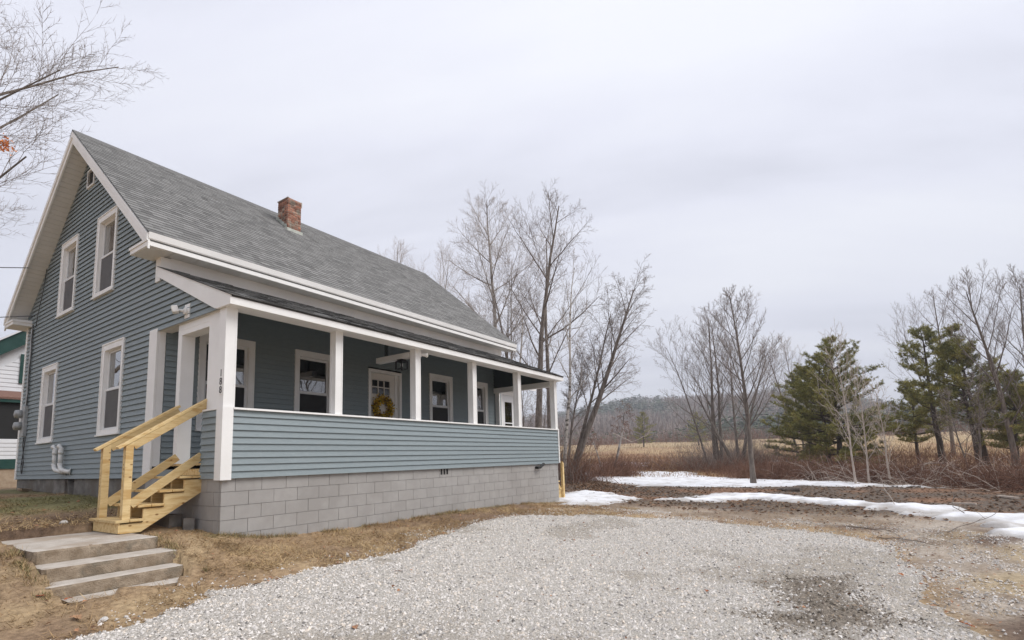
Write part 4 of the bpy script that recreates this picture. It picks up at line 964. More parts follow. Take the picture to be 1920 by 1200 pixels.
def poly_mesh(name, polys, m, sides_of):
    groups = {}
    for (p, r, lv) in polys: groups.setdefault((len(p), sides_of(lv), lv >= 2), []).append((p, r))
    Vs = []; Fs = []; b = 0
    for (n, s, tip), L in groups.items():
        V, F_ = tubes(L, s, tip); Vs.append(V); Fs += [f + b for f in F_]; b += len(V)
    return np_mesh(name, np.concatenate(Vs), Fs, m, True)

class Grow:
    def __init__(s, seed, **k):
        s.g = np.random.default_rng(seed); s.polys = []
        s.k = dict(kids=[12, 9, 7, 5], segs=[10, 6, 4, 3, 1], ratio=[.5, .45, .45, .5], ang=[42, 45, 45, 45], wander=[.03, .06, .085, .09, .11], trop=[.02, .10, .06, .02, 0], tmin=[.3, .2, .2, .15], rmin=.006, rr=.44, twig=.006, droop=0); s.k.update(k)
    def branch(s, p, d, L, r, lv):
        k = s.k; n = k['segs'][lv]; pts = [p]; d = d / np.linalg.norm(d); dirs = [d]
        for i in range(n):
            d = d + s.g.normal(0, k['wander'][lv], 3); d[2] += k['trop'][lv] - (k['droop'] if lv >= 2 else 0); d = d / np.linalg.norm(d)
            p = p + d * L / n; pts.append(p); dirs.append(d)
        t = np.linspace(0, 1, n + 1); rad = np.maximum(r * (1 - t * (.86 if lv == 0 else .75)), k['twig'] * (.6 if lv >= 3 else .9))
        if lv == 0: rad[0] *= 1.25
        pts = np.array(pts); s.polys.append((pts, rad, lv))
        if lv >= len(k['kids']): return
        c = k['kids'][lv]; c = int(c) if lv == 0 else max(1, int(round(c * s.g.uniform(.7, 1.25))))
        phi = s.g.random() * 6.28
        for i in range(c):
            u = k['tmin'][lv] + (1 - k['tmin'][lv]) * ((i + s.g.random()) / c) ** .9; u = min(u, .985); x = u * n; j = min(int(x), n - 1); f = x - j
            q = pts[j] * (1 - f) + pts[j + 1] * f; dd = dirs[j + 1]; phi += 2.4 + s.g.normal(0, .3)
            ref = np.array([0, 0, 1.]) if abs(dd[2]) < .9 else np.array([1., 0, 0]); U = np.cross(dd, ref); U /= np.linalg.norm(U); W = np.cross(dd, U)
            an = math.radians(k['ang'][lv] * s.g.uniform(.75, 1.2)) * (1.15 - .45 * u if lv == 0 else 1)
            nd = dd * math.cos(an) + (U * math.cos(phi) + W * math.sin(phi)) * math.sin(an)
            if lv >= 1: nd[2] += .15
            l = L * k['ratio'][lv] * (1.15 - .65 * u if lv == 0 else 1.15 - .55 * u) * s.g.uniform(.75, 1.2)
            if lv == 0 and k.get('env'):
                ez, erx, erz = k['env']; c0 = pts[0] + np.array([(pts[-1][0] - pts[0][0]) * .7, (pts[-1][1] - pts[0][1]) * .7, ez]); S_ = np.array([erx, erx, erz]); nd = nd / np.linalg.norm(nd)
                a_, b_ = (q - c0) / S_, nd / S_; A_, B2, C2 = b_ @ b_, a_ @ b_, a_ @ a_ - 1; dsc = B2 * B2 - A_ * C2
                if dsc > 0: l = max(.6, min(l * 2.2, (-B2 + math.sqrt(dsc)) / A_)) * s.g.uniform(.82, 1.04) * .92
            s.branch(q, nd, l, max(k['rmin'], min(rad[j] * .8, rad[j] * k['rr'] * s.g.uniform(.8, 1.15))), lv + 1)
def tree(name, label, base, stems, bark, twm, group, seed, shift=None, snap=True, **k):
    """stems: list of (offset xy, direction, length, radius)"""
    G = Grow(seed, **k); b = np.array([base[0], base[1], (gz(base[0], base[1]) - .1) if snap else base[2]])
    for (off, d, L, r) in stems: G.branch(b + np.array([off[0], off[1], 0.]), np.array(d, float), L, r, 0)
    t = thing(name, label, 'tree', tuple(b), group)
    lo = [q for q in G.polys if q[2] <= 1]; hi = [q for q in G.polys if q[2] > 1]
    sd = lambda lv: {0: 9, 1: 5, 2: 4}.get(lv, 3)
    link('trunk', poly_mesh('trunk', lo, M[bark], sd), t)
    if hi: link('crown', poly_mesh('crown', hi, M[twm], sd), t)
    return t
BT = 'bare trees behind the house'; RT = 'bare trees along the field'
tree('poplar', 'pale-barked bare tree rising straight behind the far end of the roof', (26.33, 13.77), [((0, 0), (0, 0, 1), 21.2, .26), ((.3, -.2), (.06, -.12, 1), 15.5, .13)], 'bark_pale', 'twig_pale', BT, 21,
     kids=[18, 11, 9, 6], ratio=[.5, .44, .42, .42], ang=[58, 44, 44, 42], trop=[.0, .05, .05, .04, .02], tmin=[.34, .2, .2, .15], env=(14.4, 4.6, 7.4))
tree('maple', 'tall dark many-stemmed bare tree beside the far end of the porch', (24.4, 9.4), [((0, 0), (.02, -.03, 1), 18.2, .26), ((.5, -.5), (.05, -.09, 1), 16.6, .20), ((-.4, .4), (-.06, .07, 1), 13.5, .15)], 'bark', 'twig', BT, 4,
     kids=[12, 10, 8, 6], ratio=[.5, .44, .42, .42], ang=[54, 44, 44, 42], trop=[.0, .05, .05, .04, .02], tmin=[.3, .2, .2, .15], env=(12.4, 4.2, 7.0))
tree('leaning_tree', 'dark bare tree leaning far to the right beside the porch end', (21.7, 5.75), [((0, 0), (.16, -.38, 1), 11.4, .22), ((.3, .1), (.10, -.30, 1), 9.8, .13), ((-.2, .1), (.05, -.20, 1), 6.5, .09)], 'bark', 'twig', BT, 9,
     kids=[18, 9, 7, 6], ratio=[.32, .45, .45, .45], ang=[36, 40, 45, 45], trop=[-.004, -.01, -.05, -.08, -.08], tmin=[.38, .2, .2, .15], wander=[.02, .06, .10, .14, .2], rr=.38)
tree('birch', 'slim white birch with dark patches close behind the leaning tree', (20.9, 5.6), [((0, 0), (.02, -.05, 1), 11.8, .12)], 'birch', 'twig_pale', BT, 17,
     kids=[14, 6, 5, 4], ratio=[.24, .45, .45, .45], ang=[45, 42, 42, 42], tmin=[.35, .2, .2, .15])
tree('birch', 'pale birch trunk seen through the end of the porch', (20.6, 8.35), [((0, 0), (.0, .0, 1), 9.5, .15)], 'birch', 'twig', BT, 41,
     kids=[8, 6, 5, 4], ratio=[.35, .45, .45, .45], ang=[45, 42, 42, 42], tmin=[.45, .2, .2, .15])
tree('snag', 'broken brown dead trunk leaning beside the pale birch', (19.6, 8.6), [((0, 0), (.12, -.12, 1), 4.6, .20)], 'bark', 'twig', BT, 43, kids=[3, 2], segs=[8, 5, 4], ratio=[.3, .4], ang=[40, 40], tmin=[.4, .2], wander=[.03, .1, .1], trop=[0, .05, 0])
tree('thicket_tree', 'thin young bare tree in the thicket behind the porch end', (19.2, 7.2), [((0, 0), (.05, -.05, 1), 6.2, .05), ((.5, .6), (-.1, .05, 1), 5.6, .05), ((.9, -.6), (.1, -.1, 1), 5, .045)], 'bark', 'twig', BT, 47,
     kids=[10, 7, 6, 3], ratio=[.4, .45, .45, .45], tmin=[.15, .2, .2, .15])
tree('far_tree', 'faint pale bare tree top showing above the roof ridge', (37.3, 36.0), [((0, 0), (0, 0, 1), 25.5, .3), ((1.5, -1.5), (.1, -.12, 1), 24, .25)], 'bark_pale', 'twig_pale', BT, 52,
     kids=[15, 9, 7, 4], ratio=[.30, .45, .45, .45], ang=[40, 40, 40, 40], tmin=[.5, .2, .2, .15], twig=.009, env=(20, 4.2, 7))
tree('vine_snag', 'stub trunk draped with red-brown vines in the clearing', (27.5, 5.5), [((0, 0), (.02, -.06, 1), 4.9, .11), ((-.2, .5), (-.12, .3, 1), 3.6, .07)], 'bark_pale', 'twig_red', RT, 55,
     kids=[16, 8, 5], segs=[9, 6, 5, 3], ratio=[.24, .5, .45], ang=[70, 60, 50], trop=[0, -.18, -.22, -.2], tmin=[.55, .1, .1], twig=.009)
FK = dict(ratio=[.5, .42, .42, .42], ang=[40, 36, 38, 38], trop=[.0, .07, .07, .05, .02], rr=.40)
tree('field_tree', 'left bare multi-stemmed tree standing in the field edge', (37.2, 1.2), [((0, 0), (.0, .10, 1), 11.8, .16), ((.3, -.3), (.03, -.03, 1), 12.0, .14), ((0, .5), (-.02, .26, 1), 10, .09), ((.4, -.1), (0, .02, 1), 11, .10)], 'bark', 'twig', RT, 61,
     kids=[13, 8, 6, 5], tmin=[.3, .2, .2, .15], env=(8.2, 2.6, 4.6), **FK)
tree('field_tree', 'low forked bare tree behind the lone straight trunk', (36.4, -.4), [((0, 0), (-.05, .35, 1), 7.5, .15), ((.1, -.2), (.03, -.2, 1), 8.6, .15), ((.1, -.1), (.1, .06, 1), 9.5, .12)], 'bark', 'twig', RT, 63,
     kids=[12, 8, 6, 4], tmin=[.22, .2, .2, .15], env=(6.0, 2.8, 4.2), **FK)
tree('lone_tree', 'lone straight bare tree standing at the edge of the snow', (22.93, -3.46), [((0, 0), (.0, -.0, 1), 9.3, .125)], 'bark', 'twig', RT, 65,
     kids=[28, 9, 7, 5], ratio=[.42, .42, .42, .42], ang=[44, 36, 38, 38], tmin=[.27, .2, .2, .15], trop=[.0, .08, .07, .05, .02], rr=.36, wander=[.018, .05, .09, .13, .17], env=(6.1, 2.0, 3.7), twig=.005)
tree('field_tree', 'slender bare tree left of the large pine', (51, -3.2), [((0, 0), (-.1, .12, 1), 11.2, .12), ((.4, -.4), (.0, -.02, 1), 11.2, .11)], 'bark', 'twig_pale', RT, 67,
     kids=[13, 8, 6, 4], tmin=[.35, .2, .2, .15], env=(8, 2.4, 4.4), **FK)
for (b, L, seed, lab) in (((22.66, -7.51), 6.3, 71, 'tallest pale sapling in front of the large pine'), ((23.65, -8.0), 4.9, 72, 'middle pale sapling of the three before the pines'), ((23.6, -8.75), 4.0, 73, 'shortest pale sapling right of the other two')):
    tree('sapling', lab, b, [((0, 0), (0, .01, 1), L, .045)], 'sapling', 'sapling', 'pale saplings', seed, kids=[22, 6, 3], segs=[9, 6, 4, 3], ratio=[.33, .42, .42], ang=[38, 38, 40], tmin=[.2, .15, .15], trop=[0, .07, .06, .04], twig=.005, rmin=.006, rr=.36)
tree('field_tree', 'bare tree with upright branches between the two right pines', (50.8, -14.2), [((0, 0), (0, -.03, 1), 13.6, .15), ((.5, .5), (-.03, .13, 1), 11, .10)], 'bark', 'twig', RT, 75,
     kids=[16, 8, 6, 4], tmin=[.25, .2, .2, .15], env=(9.2, 3.0, 5.2), **FK)
tree('field_tree', 'tall dark bare tree at the right edge of the field', (33.5, -14.6), [((0, 0), (.0, .05, 1), 9.8, .15), ((.1, -.5), (.02, -.1, 1), 10, .12)], 'bark', 'twig', RT, 77,
     kids=[17, 9, 7, 4], tmin=[.22, .2, .2, .15], env=(6.8, 2.9, 4.2), **FK)
tree('field_tree', 'short bare tree with pale twigs below the rightmost pine', (30, -12.6), [((0, 0), (.02, -.12, 1), 4.4, .06), ((.3, .3), (.03, .2, 1), 3.8, .05)], 'bark', 'twig', RT, 79,
     kids=[12, 8, 6, 4], ratio=[.42, .45, .45, .45], ang=[45, 45, 42, 42], tmin=[.2, .2, .2, .15])
# big yard tree, trunk outside the left edge, limbs in view above the roof
tree('yard_tree', 'large bare maple reaching over the gable from the left', (-3.3, 17.3), [((0, 0), (.0, .0, 1), 20.5, .38)], 'bark', 'twig', BT, 83,
     kids=[27, 15, 12, 6], ratio=[.7, .40, .40, .42], ang=[50, 34, 38, 38], tmin=[.14, .15, .15, .15], trop=[.0, .015, .02, 0, 0], twig=.0042, rr=.25, env=(12.2, 8.6, 10))
tree('yard_tree', 'second bare tree behind the left edge of the gable', (-3.6, 19.5), [((0, 0), (.10, -.02, 1), 12.5, .2)], 'bark', 'twig', BT, 85,
     kids=[12, 8, 6, 5], ratio=[.5, .42, .42, .42], ang=[52, 40, 40, 40], tmin=[.15, .2, .2, .15], rr=.30, twig=.0045, env=(6.5, 5.2, 6))
# trees across the road, seen in the window panes
tree('street_tree', 'bare tree across the road mirrored in the gable windows', (-24, -2), [((0, 0), (0, 0, 1), 15, .3)], 'bark', 'twig', 'trees across the road', 91, kids=[13, 7, 6], twig=.012)
tree('street_tree', 'bare tree down the road mirrored in the porch windows', (20, -27), [((0, 0), (0, 0, 1), 13, .28), ((1, 1), (.15, .1, 1), 12, .2)], 'bark', 'twig', 'trees across the road', 92, kids=[11, 7, 6], twig=.012)
# orange leaf tuft caught in the yard tree
def leaf_quads(C0, size, g, flat=0.0):
    n = len(C0); d1 = g.normal(0, 1, (n, 3)); d1[:, 2] *= (1 - flat); d1 /= np.linalg.norm(d1, axis=1)[:, None]
    up_ = np.tile([0, 0, 1.], (n, 1)) + g.normal(0, .35 if flat else 3, (n, 3)); d2 = np.cross(up_, d1); d2 /= np.linalg.norm(d2, axis=1)[:, None]; nn = np.cross(d1, d2)
    s = size if hasattr(size, '__len__') else np.full(n, size); s = np.asarray(s)[:, None]
    V = np.stack([C0 - d1 * s, C0 + d2 * s * .55 + nn * s * .25, C0 + d1 * s, C0 - d2 * s * .55 + nn * s * .25], 1)
    return V.reshape(-1, 3), np.arange(n * 4).reshape(-1, 4)
g = np.random.default_rng(8)
V, Fq = leaf_quads(np.array([-.08, 14.04, 11.36]) + g.normal(0, 1, (70, 3)) * np.array([.11, .09, .12]), g.uniform(.04, .085, 70), g)
o = link('leaf_tuft', np_mesh('leaf_tuft', V, [Fq], M['orange'])); tag(o, 'orange tuft of dead leaves caught in the yard tree', 'leaves', kind='stuff')

# ------------------------------------------------------------------ white pines
def pine(label, base, H, spread, seed, lean=(0, 0), dens=1.0, low=.12, stems=1):
    g = np.random.default_rng(seed); b = np.array([base[0], base[1], gz(*base) - .1]); t = thing('white_pine', label, 'tree', tuple(b), 'white pines')
    wood = []; tips = []
    for s_ in range(stems):
        off = np.array([g.normal(0, .5), g.normal(0, .5), 0]) if s_ else np.zeros(3); Hs = H * (1 - .12 * s_)
        ts = np.linspace(0, 1, 12); tr = b + off + np.stack([lean[0] * ts * Hs + np.cumsum(g.normal(0, .03, 12)), lean[1] * ts * Hs + np.cumsum(g.normal(0, .03, 12)), ts * Hs], -1)
        wood.append((tr, np.maximum(.022 * Hs * (1 - ts * .92), .012), 0))
        z = low
        while z < .985:
            for k in range(int(g.integers(3, 6))):
                a = g.random() * 6.283; prof = math.sin(math.pi * min(1, (z - low + .16) / (1.16 - low)) ** .75) ** .8
                L = spread * prof * g.uniform(.55, 1.15) * (1 if g.random() < dens else .35); L = max(L, .35)
                if L < .2: continue
                n = 6; q = tr[0] * 0 + np.array([np.interp(z, ts, tr[:, i]) for i in range(3)]); el = -.05 + .75 * z ** 1.5 + g.normal(0, .12)
                d = np.array([math.cos(a) * math.cos(el), math.sin(a) * math.cos(el), math.sin(el)]); pts = [q]
                for i in range(n): d = d + g.normal(0, .09, 3) + np.array([0, 0, .055]); d /= np.linalg.norm(d); pts.append(pts[-1] + d * L / n)
                pts = np.array(pts); wood.append((pts, np.linspace(.010 + .011 * L, .006, n + 1), 1))
                for i in range(int(9 + 13 * L)):           # side twigs carrying tufts
                    u = g.uniform(.32, 1.0) * n; j = min(int(u), n - 1); p_ = pts[j] + (pts[j + 1] - pts[j]) * (u - j)
                    dv = (pts[j + 1] - pts[j]); dv /= np.linalg.norm(dv); sd = g.normal(0, 1, 3); sd[2] = abs(sd[2]) * .6; sd /= np.linalg.norm(sd); dv = dv * .8 + sd; dv /= np.linalg.norm(dv)
                    l = g.uniform(.10, .34); tips.append(np.r_[p_ + dv * l, dv, z]); 
                    if g.random() < .6: tips.append(np.r_[p_ + dv * l * .4, dv, z])
            z += g.uniform(.028, .062)
    T = np.array(tips); n = len(T); K = 11
    dd = T[:, None, 3:6] * .9 + g.normal(0, .75, (n, K, 3)); dd /= np.linalg.norm(dd, axis=-1, keepdims=True); ln = g.uniform(.11, .21, (n, K, 1))
    sd = np.cross(dd, g.normal(0, 1, (n, K, 3))); sd /= np.linalg.norm(sd, axis=-1, keepdims=True); p0 = T[:, None, :3] + g.normal(0, .02, (n, K, 3))
    V = np.stack([p0 - sd * .0125, p0 + sd * .0125, p0 + dd * ln], 2).reshape(-1, 3)
    tone = g.uniform(.65, 1.25, (n, 1)) * np.array([1, 1, 1.]) * (1 + np.array([.22, .05, -.1]) * g.random((n, 1))); cc = np.repeat(tone, K * 3, 0)
    link('trunk', poly_mesh('trunk', wood, M['pinebark'], lambda lv: 8 if lv == 0 else 4), t)
    link('crown', np_mesh('crown', V, [np.arange(len(V)).reshape(-1, 3)], M['needle'], False, cc), t)
pine('largest broad white pine behind the pale saplings', (36.1, -6.7), 8.6, 3.7, 101, stems=2, low=.07, dens=1.0)
pine('bushy white pine at the left flank of the largest pine', (39.5, -4.9), 7.0, 3.2, 102, low=.06)
pine('open white pine with bare lower trunk right of the largest', (37.0, -12.0), 8.7, 2.7, 103, lean=(0, .03), dens=.75, low=.30)
pine('leaning white pine with two dark trunks near the right edge', (35.6, -13.8), 8.2, 2.3, 104, lean=(0, .06), dens=.75, low=.34, stems=2)
pine('small ragged white pine at the right edge', (34.5, -14.9), 5.0, 1.9, 105, dens=.75, low=.2)
pine('low white pine branches between the two open pines', (41, -11.2), 5.6, 2.6, 106, dens=.6, low=.25)
pine('small distant pine clump left of the field trees', (120, 36), 9, 3.2, 107, dens=.9)
pine('small distant dark pine standing across the field', (125, 24), 8, 3.0, 108, dens=.9)

# ------------------------------------------------------------------ brush, reeds, litter
def stems(n, zone, Lr, rr, m, name, label, seed, up=.9, bend=.25, seg=4, cat='brush'):
    g = np.random.default_rng(seed); x, y = zone(g, n); z = hgt(x, y); L = g.uniform(*Lr, n); d = np.stack([g.normal(0, .55, n), g.normal(0, .55, n), np.abs(g.normal(up, .35, n))], -1)
    d /= np.linalg.norm(d, axis=1)[:, None]; P = np.empty((n, seg + 1, 3)); P[:, 0] = np.stack([x, y, z - .03], -1)
    for i in range(seg):
        d = d + g.normal(0, .16, (n, 3)); d[:, 2] -= bend * (i / seg); d /= np.linalg.norm(d, axis=1)[:, None]; P[:, i + 1] = P[:, i] + d * (L / seg)[:, None]
    gr = hgt(P[..., 0], P[..., 1]); P[..., 2] = np.maximum(P[..., 2], gr + .01)
    R = g.uniform(*rr, n)[:, None] * np.linspace(1, .45, seg + 1)
    V, Fq = tubes(list(zip(P, R)), 3, True)
    o = link(name, np_mesh(name, V, Fq, M[m], True)); tag(o, label, cat, kind='stuff')
def lerp_zone(poly_line, width):
    pl = np.array(poly_line, float)
    def f(g, n):
        s = g.integers(0, len(pl) - 1, n); t = g.random(n)[:, None]; p = pl[s] * (1 - t) + pl[s + 1] * t
        return p[:, 0] + g.normal(0, width, n), p[:, 1] + g.normal(0, width, n)
    return f
def gauss(cx, cy, sx, sy): return lambda g, n: (g.normal(cx, sx, n), g.normal(cy, sy, n))
stems(9000, lerp_zone([(27.5, -2.5), (27.4, -5), (26, -8), (24.5, -10.2), (21.5, -12.6), (19, -14)], .8), (.5, 1.9), (.004, .010), 'twig_red', 'brush', 'tangled red-brown brush heaped along the field edge', 201, up=.55, bend=.55)
stems(650, lerp_zone([(27, -5), (25.2, -8), (23.5, -10.6), (20.3, -13)], .9), (.6, 2.0), (.006, .014), 'sapling', 'brush_pile', 'pale cut branches strewn over the brush heap', 202, up=.35, bend=.5)
stems(2600, lerp_zone([(35, 10), (35, 6.5), (34.5, 2), (32, -1.5), (29.5, -3)], 1.1), (.5, 1.7), (.005, .012), 'twig_red', 'brush', 'low rusty brush behind the wide snow patch', 203, up=.8, bend=.35)
stems(1800, gauss(21.5, 6.3, 1.1, 1.1), (.8, 2.8), (.005, .012), 'twig_red', 'thicket', 'brown thicket round the foot of the leaning tree', 204, up=.9, bend=.25)
stems(3000, gauss(18.6, 8.2, 1.6, 1.5), (1, 3.2), (.005, .011), 'twig', 'thicket', 'bare undergrowth behind the far end of the porch', 205, up=1.1, bend=.15)
stems(1500, gauss(27.6, 5.4, .9, .7), (.6, 2.2), (.005, .011), 'twig_red', 'thicket', 'red-brown vines round the stub trunk', 206, up=.9, bend=.4)
stems(3800, lerp_zone([(50, 14), (50, 5), (46, 0), (44, -5), (43, -10), (40, -14), (36, -18)], 3.4), (.5, 2.0), (.006, .013), 'twig_red', 'brush', 'rusty scrub scattered over the near field', 207, up=.95, bend=.2)
stems(1800, lerp_zone([(150, 90), (160, 40), (160, 0), (150, -40)], 12), (2, 5.5), (.03, .06), 'twig_red', 'scrub', 'dark reddish scrub at the foot of the hill', 208, up=1.2, bend=.12)
stems(1300, lerp_zone([(36.5, 2), (36, -2)], 1.6), (1, 3.8), (.007, .013), 'twig', 'thicket', 'bare bushes under the forked field tree', 209, up=.9, bend=.2)
# field grass
def blades(n, x, y, L, w, colfn, name, label, seed, lie=.5, m='grass', tall=None):
    g = np.random.default_rng(seed); z = hgt(x, y); a = g.random(n) * 6.283; e = np.clip(np.abs(g.normal(lie, .28, n)), .03, 1.5); l = g.uniform(*L, n) * (tall if tall is not None else 1)
    d = np.stack([np.cos(a) * np.cos(e), np.sin(a) * np.cos(e), np.sin(e)], -1) * l[:, None]; s = np.stack([-np.sin(a), np.cos(a), g.normal(0, .3, n)], -1) * (g.uniform(*w, n))[:, None]
    p = np.stack([x, y, z + .002], -1); V = np.stack([p - s, p + s, p + d], 1).reshape(-1, 3)
    cc = np.repeat(colfn(x, y, g), 3, 0); o = link(name, np_mesh(name, V, [np.arange(n * 3).reshape(-1, 3)], M[m], False, cc)); tag(o, label, 'grass', kind='stuff')
g = np.random.default_rng(31)
# lawn between driveway and house, and left bank
nl = 140000; x = np.r_[g.uniform(-5.5, 0, nl * 3 // 5), g.uniform(-.3, 10, nl * 2 // 5)]; y = np.r_[g.uniform(-2.9, 6.5, nl * 3 // 5), g.uniform(-2.6, .02, nl * 2 // 5)]
sd = poly_sd(x, y, DRIVE) + DJ(x, y); keep = (sd < -.02) & ~((x > -2.1) & (x < -.76) & (y > -1.22) & (y < 1.5)) & ~((x > -.02) & (y > 0)) & ~((x > -1.1) & (y > .5) & (y < 1.5)) & (fbm(x, y, 1.7, 90, 3) + g.normal(0, .08, nl) > .40)
x, y = x[keep], y[keep]
def lawncol(x, y, g):
    n = fbm(x, y, 1.1, 93, 3)[:, None]; a = np.array((.34, .225, .115)); b = np.array((.50, .36, .19)); c = a + (b - a) * sstep(.35, .65, n + g.normal(0, .12, (len(x), 1)))
    gm = (sstep(.42, .58, fbm(x, y, .9, 12, 4)) * sstep(-4, -1.5, x) * sstep(2.0, 3.2, y) + sstep(-.35, -.08, y) * (x > -.2) * (y < 0.1) * (fbm(x, y, 2, 14, 2) > .45) * .8)[:, None]
    c = c + (np.array((.21, .21, .085)) - c) * np.clip(gm, 0, 1) * .8; return c * g.uniform(.55, 1.3, (len(x), 1))
blades(len(x), x, y, (.05, .15), (.0018, .004), lawncol, 'lawn', 'matted golden dead grass between the house and the driveway', 301, lie=.22)
n = 9000; x = np.r_[g.uniform(-.05, 8.5, 6000), g.choice([-2.12, -.74], 3000) + g.normal(0, .05, 3000)]; y = np.r_[-np.abs(g.normal(.02, .06, 6000)) - .01, g.uniform(-1.2, .3, 3000)]; kk = fbm(x, y, 3, 120, 2) > .42; x, y = x[kk], y[kk]
def tuftcol(x, y, g): w_ = g.random((len(x), 1)); return np.where(w_ < .28, np.array([[.22, .215, .095]]), np.array([[.42, .30, .16]])) * g.uniform(.5, 1.3, (len(x), 1))
blades(len(x), x, y, (.04, .11), (.0018, .004), tuftcol, 'grass_tufts', 'longer grass tufts along the block wall and concrete steps', 305, lie=.8)
n = 26000; t = g.random(n); x = g.uniform(2.5, 14, n); y = g.uniform(-12, -.6, n); sd = poly_sd(x, y, DRIVE) + DJ(x, y)
keep = (sd < 0) & (fbm(x, y, .9, 97, 4) > .52); x, y = x[keep], y[keep]
blades(len(x), x, y, (.04, .14), (.002, .0045), lambda x, y, g: np.array((.42, .31, .18)) * g.uniform(.6, 1.25, (len(x), 1)), 'verge_grass', 'sparse straw-coloured grass on the dirt verge at right', 302, lie=.2)
n = 26000; az = np.radians(g.uniform(-14, 34, n)); r = 32 * (150 / 32) ** g.random(n); x = CAM[0] + r * np.cos(az); y = CAM[1] + r * np.sin(az)
blades(n, x, y, (.22, .5), (.012, .03), lambda x, y, g: (np.array((.43, .295, .15)) + (np.array((.30, .165, .085)) - np.array((.43, .295, .15))) * sstep(.45, .6, fbm(x, y, .07, 50, 3))[:, None]) * g.uniform(.75, 1.15, (len(x), 1)), 'field_grass', 'dry straw-yellow grass covering the open field', 303, lie=1.0, tall=np.clip(r / 60, .6, 2.2))
# leaf litter under the brush and on the dark ground
nl = 9000; g = np.random.default_rng(33); xa, ya = lerp_zone([(21, 6), (19, 3.5), (16, .8)], 1.2)(g, 3000); xb, yb = g.uniform(10.5, 27, 6000), g.uniform(-13, 0, 6000)
x = np.r_[xa, xb]; y = np.r_[ya, yb]; V, Fq = leaf_quads(np.stack([x, y, hgt(x, y) + .015], -1), g.uniform(.03, .075, nl), g, .9)
o = link('leaf_litter', np_mesh('leaf_litter', V, [Fq], M['leaf'], False, np.repeat(g.uniform(.2, .75, (nl, 1)) * np.array([[.85, .95, 1.05]]), 4, 0))); tag(o, 'brown leaf litter on the dark ground around the snow', 'leaves', kind='stuff')

nl = 6200; x = np.r_[g.uniform(-5, 9.5, 3200), g.uniform(2, 14, 3000)]; y = np.r_[g.uniform(-8.5, 4, 3200), g.uniform(-12, -.8, 3000)]; k_ = ~((x > -.1) & (y > -.05)) & ~((x > -2.1) & (x < -.7) & (y > -1.25) & (y < 1.5)) & ((poly_sd(x, y, DRIVE) < .1) | (g.random(nl) < .16)); x, y = x[k_], y[k_]; nl = len(x)
V, Fq = leaf_quads(np.stack([x, y, hgt(x, y) + .028], -1), g.uniform(.008, .034, nl), g, .85)
o = link('leaf_scraps', np_mesh('leaf_scraps', V, [Fq], M['leaf'], False, np.repeat(g.uniform(.25, 1.15, (nl, 1)) * np.array([[.9, .9, .95]]), 4, 0))); tag(o, 'brown leaf scraps blown over the lawn and gravel', 'leaves', kind='stuff')
